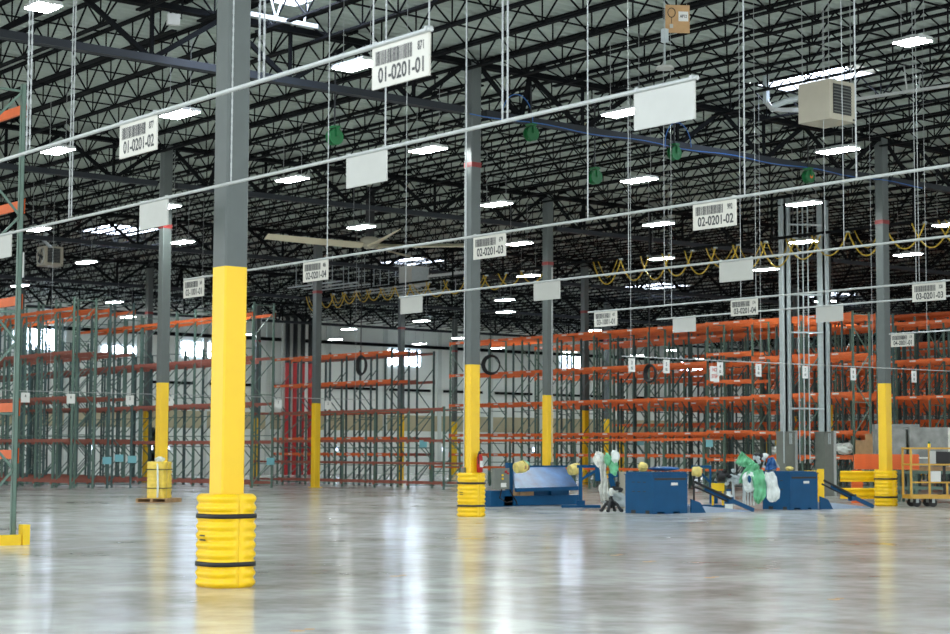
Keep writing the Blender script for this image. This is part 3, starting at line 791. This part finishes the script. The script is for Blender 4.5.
# ---------------------------------------------------------------- twin mast vertical lift behind the machines
t=thing('vertical_lift','tall galvanised vertical lift with two masts and crossbars in front of the orange racks','lift',(48.96,42.0,0))
GX=[(0,0),(1.22,-.62)]
import itertools
mastpos=[]
MX=[(48.96,42.0),(50.25,41.26)]
for n,(a,b) in enumerate(MX):
    x,y=a-48.96,b-42.0
    m=MB().box(x-.16,x+.16,y-.16,y-.10,1.9,11.0).box(x-.16,x-.10,y-.16,y+.16,1.9,11.0).box(x+.10,x+.16,y-.16,y+.16,1.9,11.0)
    for q in (-.05,.04): m.tube([(x+q,y-.19,1.9),(x+q,y-.19,10.9)],.028,8)
    m.build('mast','galv',t)
    MB().box(x-.28,x+.22,y-.2,y+.25,.0,2.3).box(x-.30,x+.24,y-.22,y+.27,2.3,2.36).build('drive_cabinet','grey',t)
    MB().box(x+.225,x+.36,y-.22,y+.1,.0,2.4).build('side_channel','hv',t)
x1,y1=MX[1][0]-48.96,MX[1][1]-42.0
for z in (3.2,6.0,7.4,10.0): MB().bar((0,-.18,z),(x1,y1-.18,z),.05,.06).build('crossbar','galv',t)
for q in (-.38,.32,.5,.68): MB().tube([(q,-.2-.3*max(q,0)*1.6,1.2),(q,-.2-.3*max(q,0)*1.6,10.9)],.024,8).build('guide_rod','galv',t)
# ---------------------------------------------------------------- blue machines
def bin_box(loc,label,W=1.26):
    t=thing('blue_machine_cabinet',label,'machine',loc)
    m=MB().box(0,W,0,1.0,.05,1.0)
    for x0,x1 in ((0,.16),(.42,.74),(W-.28,W)): m.box(x0,x1,0,1.0,0,.05)
    m.box(.0,W,.03,.97,1.0,1.06).build('body','blue',t)
    bx(.06,W-.06,-.008,.0,.855,.91).build('slot','black',t)
    bx(W-.60,W-.36,-.008,-.001,.72,.79).build('name_label','label',t)
    bx(-.03,W+.03,-.02,1.02,.985,1.005).build('lid_rim','blue',t)
    m=MB()
    for y,z in [(y,z) for z in (.80,.56) for y in (.3,.5,.7)]: m.box(-.006,0,y-.05,y+.05,z-.01,z+.01)
    m.build('vent_slot','dark',t)
    MB().box(-.006,.0,.12,.26,0,.085).box(-.006,.0,.62,.78,0,.085).build('fork_pocket','black',t)
    return t
B1=(31.33,31.30,0); B2=(36.85,31.50,0)
bin_box(B1,'blue steel machine cabinet in the middle, left of the green plastic bags')
bin_box(B2,'blue steel machine cabinet on the right, behind the white plastic bag',1.16)
def ramp(loc,label,L):
    t=thing('loading_ramp',label,'ramp',loc)
    MB().prism([(0,0),(L,0),(L,.02),(.3,.19),(0,.19)],.0,1.25,axis=1).build('ramp_plate','blue_l',t)
    MB().prism([(0,0),(.55,0),(.35,.26),(0,.36)],-.05,-.01,axis=1).build('side_plate','blue',t)
    MB().bar((L-1.9,-.12,.62),(L-.05,-.12,.04),.06,.10).build('side_rail','blue',t)
    MB().tube([(.0,-.2,.80),(L-1.0,-.2,.36)],.035,8).tube([(.0,-.12,.70),(L-1.0,-.14,.26)],.025,8).build('gas_strut','black',t)
    MB().box(L-1.1,L-.9,-.2,-.06,.22,.40).build('hinge_block','blue',t)
    return t
ramp((32.68,31.30,0),'pale loading ramp with black arm between the two blue cabinets',2.35)
ramp((38.12,31.55,0),'pale loading ramp with blue side rail in front of the yellow guard rails',2.3)
# tilting table machine
T=(31.95,38.1,0)
t=thing('tilting_table','blue machine with a large tilted film covered table behind the extinguisher column','machine',T)
MB().box(.05,3.05,-.15,-.03,.02,.30).box(.05,3.05,.95,1.07,.02,.30).box(.05,.2,-.03,.95,.02,.25).box(2.9,3.05,-.03,.95,.02,.25).build('base_frame','blue',t)
MB().prism([(.42,0.0),(2.92,0.0),(2.75,.62),(.78,.80)],0,.04,axis=1)
m=MB(); 
P=[(.40,-.22,.52),(2.85,-.22,.56),(3.02,.55,1.12),(1.0,.55,1.12)]
Q=[(x,y+.05,z-.06) for x,y,z in P]
m.add(P+Q,[(0,1,2,3),(7,6,5,4),(0,4,5,1),(1,5,6,2),(2,6,7,3),(3,7,4,0)]).build('table_top','film',t)
MB().bar((.40,-.24,.47),(2.87,-.24,.50),.07,.11).bar((.95,.57,1.14),(3.1,.57,1.14),.05,.05).build('table_edge','blue',t)
MB().box(.9,2.4,.0,.6,.30,.46).box(1.9,2.6,-.1,.3,.22,.46).build('lift_block','blue',t)
bx(.68,1.2,-.12,.2,.30,.46).build('carton','card',t)
MB().box(-.40,.12,-.30,-.12,.50,1.10).build('control_cabinet','grey',t)
m=MB()
for x,z in ((-.15,.90),(-.15,.80)): m.cyl((x,-.30,z),(x,-.33,z),.03,10)
m.build('yellow_button','rail_y',t)
MB().cyl((-.02,-.30,1.0),(-.02,-.33,1.0),.04,10).cyl((.06,-.30,.95),(.06,-.33,.95),.03,10).build('red_button','red',t)
bx(-.2,.0,-.304,-.300,.56,.68).build('cabinet_label','label',t)
MB().box(-.45,.38,-.15,.1,.0,.46).box(.25,.42,-.1,.05,.4,1.25).build('cabinet_stand','blue',t)
MB().tube([(-.1,-.22,.5),(-.2,-.25,.25),(.05,-.25,.12),(.3,-.2,.15)],.02,6).tube([(.2,-.22,.5),(.3,-.25,.3),(.45,-.22,.15),(.5,-.2,.05)],.02,6).build('hose','rubber',t)
for n,(x,z,sd) in enumerate([(.52,1.12,5),(2.62,1.05,6)]):
    m=MB().cyl((x-.20,-.34,z-.02),(x+.02,-.36,z+.02),.15,14,0,.18).cyl((x+.02,-.36,z+.02),(x+.14,-.38,z),.19,14,0,.14); m.build('motor','paleyel',t); MB().cyl((x+.14,-.38,z),(x+.22,-.39,z),.09,12).box(x-.02,x+.02,-.56,-.16,z-.05,z+.05).build('motor_cap','rail_y' if n else 'card',t)
MB().blob((1.55,.75,1.18),(.2,.16,.14),12,.2,18,10).build('bag','wrap_g',t)
# blue gantry frames
def gantry(loc,label,L=.75):
    t=thing('blue_gantry',label,'frame',loc,None,-.683)
    MB().box(-.05,.05,-.05,.06,.05,1.18).build('post','blue',t)
    MB().box(-.10,L,-.06,.07,1.12,1.20).build('top_beam','blue',t)
    MB().bar((L*.75,0,1.12),(.04,0,.80),.07,.07).build('brace','blue',t)
    MB().box(L*.55,L*.9,-.04,.05,.75,1.12).build('gusset','blue',t)
    MB().box(-.55,.55,-.25,.25,.0,.07).box(-.12,.12,-.1,.1,.07,.2).build('base_plate','blue',t)
    return t
gantry((33.4,36.25,0),'blue steel frame post with arm beside the tilted table')
def conv(cx,sc_,hy=453.5): return lambda px,py: ((px-cx)/sc_, HC+(hy-py)/sc_)
def crumple(c,r,seed,flat=True,amp=.3,nu=11,nv=7,m=None):
    m=m or MB(); rr=random.Random(seed); vs=[]; fs=[]
    for j in range(nv+1):
        t=math.pi*j/nv
        for i in range(nu):
            p=2*math.pi*(i+.5*(j%2))/nu; k=1+rr.uniform(-amp,amp*.6)
            if j in (0,nv): k=1
            vs.append((c[0]+r[0]*k*math.sin(t)*math.cos(p),c[1]+r[1]*k*math.sin(t)*math.sin(p),c[2]+r[2]*k*math.cos(t)))
    for j in range(nv):
        for i in range(nu):
            a,b,c2,d=(j*nu+i,(j+1)*nu+i,(j+1)*nu+(i+1)%nu,j*nu+(i+1)%nu); fs+=[(a,b,c2),(a,c2,d)]
    return m.add(vs,fs,0,not flat)
def psheet(name,mt,t,rows,cv,dy,seed,th=.015,amp=.05):
    rr=random.Random(seed); n=12; R_=[]
    for q in range(len(rows)-1):
        for k in range(4):
            f=k/4; R_.append([rows[q][e]*(1-f)+rows[q+1][e]*f for e in range(3)])
    R_.append(list(rows[-1])); vs=[]; p0=rr.uniform(0,6)
    for j,(py,xl,xr) in enumerate(R_):
        for i in range(n+1):
            u=i/n; x,z=cv(xl+(xr-xl)*u,py+.5*math.sin(5*u+p0))
            y=dy+amp*math.sin(11*u+p0+.35*j)+amp*.5*math.sin(23*u-.5*j)+amp*.6*math.sin(.8*j+p0)
            vs.append((x,y,z))
    fs=[(j*(n+1)+i,(j+1)*(n+1)+i,(j+1)*(n+1)+i+1,j*(n+1)+i+1) for j in range(len(R_)-1) for i in range(n)]
    ob=MB().add(vs,fs,0,True).build(name,mt,t); md=ob.modifiers.new('s','SOLIDIFY'); md.thickness=th; return ob
t=thing('plastic_bag_bundle','whitish and green plastic bags draped over the left blue frame','plastic bag',(32.98,34.85,0),None,-.683)
cv=conv(600,35.9,453)
def P3(px,py,y=0): x,z=cv(px,py); return (x,y,z)
crumple(P3(595,459),(.17,.12,.22),1,amp=.25).build('clear_bag','wrap',t)
crumple(P3(604,459,-.05),(.11,.1,.18),2,amp=.3).build('green_bag','wrap_g',t)
crumple(P3(611,457,-.02),(.14,.1,.20),3,amp=.3).build('clear_bag','wrap_w',t)
crumple(P3(610,468,-.06),(.13,.09,.20),4,amp=.35).build('green_bag','wrap_g',t)
psheet('film_fold','wrap',t,[(463,595,603),(470,596,602),(480,597,604),(492,596,603),(500,598,605)],cv,-.05,3)
t=thing('wrapped_mechanism','grey and blue mechanism partly in plastic beside the middle blue cabinet','machine part',(33.45,35.2,0),None,-.683)
cv=conv(606,35.9,453)
MB().bar(P3(607,476),P3(616,474),.16,.14).bar(P3(609,477),P3(612,487),.14,.14).build('arm','blue',t)
crumple(P3(616,484,-.05),(.06,.06,.09),5).build('knob','black',t)
MB().tube([P3(606,495),P3(614,492),P3(621,497)],.10,10).tube([P3(600,499),P3(610,503),P3(622,503)],.08,10).box(-.1,.5,.0,.25,.05,.35).build('body','galv',t)
m=MB()
for k in range(6): crumple(P3(602+k*3.3,492+R.uniform(-6,8),-.14),(.08,.06,.07),60+k,m=m)
m.build('fittings','dark',t)
crumple(P3(613,490,-.1),(.16,.08,.08),7).build('film','wrap_w',t)
crumple(P3(601,488,-.05),(.12,.08,.16),8).build('film','wrap',t)
MB().box(.35,.58,.1,.3,.0,1.02).build('rear_panel','beige',t)
t=thing('tripod_base','small black splayed tripod foot standing on the floor left of the middle cabinet','tripod',(31.55,33.05,0))
MB().tube([(0,0,.1),(0,0,.42)],.035,8).box(-.09,.09,-.09,.09,.16,.28).build('column','black',t)
for k in range(4):
    p=k*math.pi/2+.5
    MB().tube([(0,0,.30),(.16*math.cos(p),.16*math.sin(p),.20),(.27*math.cos(p),.27*math.sin(p),.03)],[.045,.04,.045],8).cyl((.28*math.cos(p),.28*math.sin(p)-.03,.04),(.28*math.cos(p),.28*math.sin(p)+.03,.04),.04,10).build('leg','dark',t)
crumple((0,0,.52),(.09,.08,.11),9,amp=.2).build('head','wrap',t)
# between the two cabinets
t=thing('blue_gantry','thin blue steel frame between the two blue cabinets','frame',(36.8,34.47,0),None,-.683)
cv=conv(709,34.9,454)
MB().bar(P3(691,467),P3(711,467),.07,.07).build('top_beam','blue',t)
MB().bar(P3(710,468),P3(710,504),.06,.06).build('post','blue',t); MB().bar(P3(696,469),P3(709,482),.06,.06).build('brace','blue',t)
MB().bar(P3(716,482,.1),P3(716,504,.1),.09,.09).build('stand','blue',t); MB().box(-.75,.45,-.12,.2,.0,.07).build('base_plate','blue',t)
t=thing('motor_cover','pale yellow motor between the cabinets, hanging under the thin blue frame','motor cover',(36.68,34.32,0),None,-.683)
MB().cyl(P3(691,471.5),P3(697,472),.13,14,0,.15).cyl(P3(697,472),P3(700,472),.16,14,0,.12).build('cover','paleyel',t)
MB().tube([P3(693,475,.1),P3(693,504.5,.1)],.03,8).build('stem','dark',t)
t=thing('black_drive_unit','black and chrome drive unit behind the black ramp arm','machine part',(36.22,33.88,0),None,-.683)
m=MB().cyl(P3(716,476),P3(723,476),.17,14)
for k in range(8): crumple(P3(716+k*1.6,474+R.uniform(-3,6),-.1),(.07,.06,.06),80+k,m=m)
m.build('motor','black',t)
m=MB()
for k in range(12): crumple(P3(725+k*1.3,476+R.uniform(-6,8),-.02),(.07,.06,.06),100+k,m=m)
m.tube([P3(724,474),P3(740,479)],.05,8).tube([P3(731,480),P3(732,505)],.04,8).tube([P3(742,480),P3(742,505)],.04,8).build('linkage','galv',t)
MB().bar(P3(711,487,.2),P3(723,487,.2),.3,.22).tube([P3(712,490,.2),P3(712,505,.2)],.03,6).tube([P3(722,490,.2),P3(722,505,.2)],.03,6).build('crate','rail_y',t)
t=thing('small_drum','small white drum with a blue cap standing behind the pale ramp','drum',(35.9,32.9,0))
MB().tube([(0,0,0),(0,0,.38),(0,0,.42),(0,0,.50)],[.11,.11,.06,.06],14).build('body','wrap_w',t); MB().cyl((0,0,.50),(0,0,.55),.07,12).build('cap','blue',t)
t=thing('plastic_sheet_bundle','green and white plastic sheets hanging over the left side of the right blue cabinet','plastic bag',(35.7,31.66,0),None,-.683)
cv=conv(757,36.5,454)
psheet('green_flap','wrap_g',t,[(452,741,742),(455,739,746),(459,737,752),(463,735.5,754),(467,745,750)],cv,.0,11,amp=.04)
psheet('green_fold','wrap_g',t,[(463,750,757),(467,746,759),(472,742,756),(477,740,747),(483,738,742)],cv,-.05,12,amp=.04)
psheet('white_bag','wrap_w',t,[(472,743,752),(477,741,755),(484,742,754),(489,744,752),(492,747,749)],cv,-.09,13,amp=.04)
psheet('green_sheet','wrap_g',t,[(470,752,761),(476,750,764),(484,752,765),(495,752,764),(500,754,761),(503,756,758)],cv,-.13,14,amp=.04)
psheet('white_sheet','wrap_w',t,[(472,764,771),(477,763,775),(484,765,776),(490,765,778),(498,765,777),(501,768,774)],cv,-.16,15,amp=.04)
crumple(P3(748,479,-.16),(.05,.03,.10),16).build('blue_print','blue',t)
m=MB()
for k in range(4): m.tube([P3(745+k*2.5,485,-.02),P3(744+k*3,505,-.02)],.02,6)
m.build('leg','galv',t)
t=thing('wrapped_fitting','black and chrome fitting with a blue bag, beside the right cabinet top','machine part',(36.94,32.43,1.09),None,-.683)
def P4(px,py,y=0): x,z=cv(px,py); return (x,y,z-1.08)
cv=conv(766,35.6,454)
m=MB()
for k in range(9): crumple(P4(755+R.uniform(0,11),456+R.uniform(0,10)),(.09,.07,.08),120+k,m=m)
m.build('clamp','dark',t)
m=MB()
for k in range(6): crumple(P4(753+R.uniform(0,12),457+R.uniform(0,11),-.06),(.06,.05,.06),140+k,m=m)
m.tube([P4(766,457),P4(761,471)],.02,6).tube([P4(774,460),P4(779,469)],.02,6).build('bracket','galv',t)
crumple(P4(765,456,-.03),(.09,.06,.07),17).build('clear_wrap','wrap_w',t)
psheet('blue_bag','film',t,[(458,768,773),(462,766,775),(466,765,776),(470,764,777)],lambda a,b: (P4(a,b)[0],P4(a,b)[2]),-.08,18,amp=.03)
for x in (762,777): MB().box(P4(x,0)[0]-.04,P4(x,0)[0]+.04,-.14,-.04,P4(x,471)[2],P4(x,468)[2]).build('orange_foot','orange',t)
t=thing('ramp_fittings','chrome and black fittings between the right blue cabinet and its ramp','machine part',(38.45,33.1,0))
m=MB().box(-.02,.04,-.02,.04,0,.5)
for k in range(8): crumple((R.uniform(-.05,.3),R.uniform(-.1,.1),R.uniform(.1,.62)),(.06,.06,.07),160+k,m=m)
m.build('fittings','galv',t)
# film sheet over cabinet 1
t=thing('film_roll','shiny blue wrapped lid lying on the middle blue cabinet','film',(32.25,31.8,1.061))
MB().blob((0,0,.08),(.5,.32,.06),4,.08,24,8).build('sheet','film',t)
for n,(a,b,z,w,h,sd) in enumerate([(31.58,31.9,1.061,.15,.13,2),(37.3,31.9,1.061,.14,.07,9)]):
    t=thing('motor_cover',['pale yellow motor cover on the left end of the middle blue cabinet','small yellow cover on top of the right blue cabinet'][n],'motor cover',(a,b,z))
    crumple((0,0,h),(w,w*.8,h),sd,amp=.15).build('cover','paleyel',t)
# ---------------------------------------------------------------- yellow guard rails
def guard(loc,L,label,rz=0,posts=(0,1)):
    t=thing('guard_rail',label,'guard rail',loc,None,rz)
    for p in posts: MB().box(p*L-.09,p*L+.09,-.09,.09,0,1.08).box(p*L-.14,p*L+.14,-.14,.14,0,.02).build('post','rail_y',t)
    for z in (.18,.70):
        m=MB(); pr=[]; 
        for k in range(13): pr.append((-.12+.04*math.sin(k/12*4*math.pi), z+.33*k/12))
        poly=[(y,zz) for y,zz in pr]+[(y+.012,zz) for y,zz in reversed(pr)]
        n=len(poly); x0,x1=.09,L-.09
        vs=[(x0,y,zz) for y,zz in poly]+[(x1,y,zz) for y,zz in poly]
        m.add(vs,[(i,(i+1)%n,n+(i+1)%n,n+i) for i in range(n)]); 
        m.add(vs,[(i,i+1,n-2-i,n-1-i) for i in range(12)]+[(n+i,n+i+1,2*n-2-i,2*n-1-i) for i in range(12)])
        m.build('rib_rail','rail_y',t)
    return t
guard((42.04,34.1,0),1.27,'yellow ribbed guard rail reaching the right hand column protector',-.683,(1,))
guard((41.55,35.1,0),.62,'short piece of yellow guard rail behind the right blue cabinet',-.683,(1,))
# ---------------------------------------------------------------- order picking cart at the right edge
CA_=-.62; CX,CY=42.07,31.39
t=thing('platform_cart','tan yellow wire sided platform cart on black castors at the right edge','cart',(CX,CY,0),None,CA_)
L=3.2
MB().box(0,L,-.02,.8,.24,.36).build('deck','carty',t)
m=MB()
for x in (.0,.55,1.75,L-.05): m.bar((x+.025,0,.36),(x+.025,0,1.74),.055)
m.bar((1.1,0,.36),(1.1,0,.72),.05)
for z in (.72,1.24,1.72): m.bar((0,0,z),(L,0,z),.05)
m.build('side_frame','carty',t)
m=MB()
for x in (.0,L-.05): m.bar((x+.025,.78,.36),(x+.025,.78,1.74),.055)
for z in (1.24,1.72): m.bar((0,.78,z),(L,.78,z),.05)
m.bar((.02,0,1.72),(.02,.78,1.72),.05).bar((.02,0,1.24),(.02,.78,1.24),.05)
m.build('back_frame','carty',t)
for x in (.22,.70,2.6):
    for y in (.1,.65):
        MB().cyl((x,y-.04,.12),(x,y+.04,.12),.12,16).build('castor_wheel','rubber',t)
        MB().box(x-.04,x+.04,y-.06,y-.045,.12,.24).box(x-.04,x+.04,y+.045,y+.06,.12,.24).build('castor_fork','galv',t)
bx(.60,.90,-.045,-.03,.74,1.05).build('document_sheet','label',t)
MB().box(.58,.76,-.05,-.03,1.27,1.64).build('battery_box','white',t)
def onc(x,y): return (CX+x*math.cos(CA_)-y*math.sin(CA_), CY+x*math.sin(CA_)+y*math.cos(CA_))
t=thing('monitor','black monitor standing on the tan cart at the right edge','monitor',onc(1.12,.3)+(.361,),None,CA_)
MB().box(-.3,.3,-.03,.03,.84,1.26).box(-.04,.04,-.02,.02,.02,.84).box(-.18,.18,-.12,.12,.0,.02).build('screen','black',t)
t=thing('spray_can','small green and yellow can standing on the cart rail','can',onc(.58,0)+(1.746,),None,CA_)
MB().cyl((0,0,0),(0,0,.11),.045,12).build('body','rail_y',t); MB().cyl((0,0,.11),(0,0,.17),.035,12).build('cap','reel',t)
# wrapped pallet loads behind the cart
for n,(a,b,w,d,z0,z1,mt) in enumerate([(46.5,35.5,.95,.8,1.25,2.35,'clear'),(47.7,34.4,2.2,.9,1.15,2.42,'clear'),(47.9,36.3,1.5,.5,2.15,2.55,'clear')]):
    t=thing('wrapped_load',['grey film wrapped load directly right of the yellow column','large grey film wrapped load behind the cart','dark grey wrapped roll lying on top behind the yellow column'][n],'wrapped load',(a,b,0),None,-.683)
    m=MB().prism([(p[0]*w/2,p[1]*d/2) for p in rsq(1,.15,3)],z0,z1); m.build('film','clear',t)
    MB().box(-w/2+.05,w/2-.05,-d/2+.05,d/2-.05,max(0,z0-.14),z0).build('pallet','wood',t)
    m=MB()
    for x in (-w/2+.1,w/2-.15):
        for y in (-d/2+.1,d/2-.15): m.box(x,x+.08,y,y+.08,0,max(.02,z0-.14))
    m.build('support_leg','green',t)
    if n==1: MB().box(-w/2-.02,w/2+.02,-d/2-.005,-d/2-.001,1.4,1.45).box(.15,.25,-d/2-.01,-d/2-.002,z0,z1).build('tape','wrap',t)
# stacked loose beams and uprights
for k in range(6):
    z=1.06+k*.08
    tag(MB().box(0,2.05,-.06,.06,0,.05).box(.01,2.04,-.03,.06,.05,.08).build('loose_beam','orange',None,(43.9,34.9,z),-.683),'loose orange rack beam lying in the stack behind the right yellow column','rack beam','stacked orange beams behind the column')
for k in range(9):
    z=.001+k*.115
    tag(MB().box(0,.36,-.06,.06,0,.08).box(.01,.35,-.03,.05,.08,.115).build('loose_beam','orange',None,(43.75,34.9,z),-.683),'short end of an orange beam in the pile below the orange stack','rack beam','orange beam ends in the pile')
for k in range(3):
    z=[.92,.42,.16][k]
    m=MB().bar((0,0,.05),(2.9,0,.05),.08,.09).bar((0,.5,.05),(2.9,.5,.05),.08,.09)
    for q in range(3): m.bar((.1+.75*q,0,.05),(.8+.75*q,.5,.05),.03,.03)
    tag(m.build('loose_upright','green',None,(44.5,34.9,z),-.683),['green rack frame lying on top under the orange beams','green rack frame lying lower behind the cart','green rack frame lying on the floor behind the cart'][k],'rack frame')
for k in range(2):
    tag(MB().box(-.06,.06,0,.6,0,.15).build('timber_block','wood',None,(45.0+k*1.1,34.6-k*.9,0),-.683),'timber block carrying the stacked rack frames behind the cart','timber','timber blocks under the rack frames')
# things on the low shelves behind the lift
for n,(a,b,w,h,mt,lb) in enumerate([(52.2,43.2,.9,.45,'wrap_w','crumpled white plastic on the rack shelf between the lift masts'),(52.2,41.9,1.0,.55,'card','brown carton pile on the rack shelf right of the lift masts'),(52.3,46.6,.5,.35,'wrap_w','small white bundle on the rack shelf left of the lift')]):
    t=thing('shelf_bundle' if mt!='card' else 'carton',lb,'bundle' if mt!='card' else 'carton',(a+1.5,b,1.52))
    (crumple((0,0,h*.5),(w*.4,w*.5,h*.5),70+n,amp=.35) if mt!='card' else MB().box(-.4,.4,-.5,.4,0,h).box(-.3,.3,-.4,.0,h,h+.25)).build('body',mt,t)
# teal paper tags on rack posts
for n,(a,b,z) in enumerate([(33.35,64.98,1.0),(33.9,64.98,1.1),(34.5,64.98,1.05),(40.1,63.1,.98),(44.35,57.9,1.75),(54.2,54.9,1.9),(51.15,47.9,1.8)]):
    tag(bx(-.2,.2,-.006,0,0,.3).build('paper_tag','teal',None,(a,b,z)),['leftmost teal paper tag on the left racks','second teal paper tag on the left racks','teal paper tag left of the wrapped pallet stack','teal paper tag just right of the foreground column','teal tag above the gap left of the extinguisher column','teal paper tag right of the middle yellow column','pale teal tag on the low rack above the green bags'][n],'paper tag')
# floor patches left by removed anchors
for n,(a,b) in enumerate([(8.3,12.6),(12.9,17.4),(15.9,14.9),(14.6,11.9),(17.5,17.6),(18.2,19.0)]):
    tag(MB().cyl((0,0,0),(0,0,.003),.07,10).cyl((.16,.05,0),(.16,.05,.003),.05,10).build('filler_patch','card',None,(a,b,.0)),'small tan filler patch on the polished floor','floor patch','filler patches on the floor')
# ---------------------------------------------------------------- camera
cam=bpy.data.cameras.new('camera'); co=bpy.data.objects.new('camera',cam); COL.objects.link(co)
F,PITCH,ROLL,YAW=1725.63,.0785,.0041,.6833
cam.sensor_width=36; cam.lens=F/950*36; cam.clip_end=400
D=Vector((math.sin(YAW)*math.cos(PITCH),math.cos(YAW)*math.cos(PITCH),math.sin(PITCH)))
Rt=Vector((math.cos(YAW),-math.sin(YAW),0)); U=Rt.cross(D)
R2=Rt*math.cos(ROLL)+U*math.sin(ROLL); U2=U*math.cos(ROLL)-Rt*math.sin(ROLL)
co.matrix_world=Matrix((( R2.x,U2.x,-D.x,0),(R2.y,U2.y,-D.y,0),(R2.z,U2.z,-D.z,HC),(0,0,0,1)))
cam.dof.use_dof=True; cam.dof.focus_distance=26; cam.dof.aperture_fstop=3.6
sc.camera=co
# ---------------------------------------------------------------- world and colour
w=bpy.data.worlds.new('world'); sc.world=w; w.use_nodes=True
bg=w.node_tree.nodes['Background']; bg.inputs[0].default_value=(.93,.98,1,1); bg.inputs[1].default_value=1.5
sc.view_settings.view_transform='Standard'; sc.view_settings.look='None'; sc.view_settings.gamma=1; sc.view_settings.exposure=0.84
sc.view_settings.use_curve_mapping=False
sc.cycles.use_denoising=True; sc.cycles.max_bounces=6; sc.cycles.diffuse_bounces=4; sc.cycles.glossy_bounces=3
print('beams',nb,'objects',len(sc.objects))
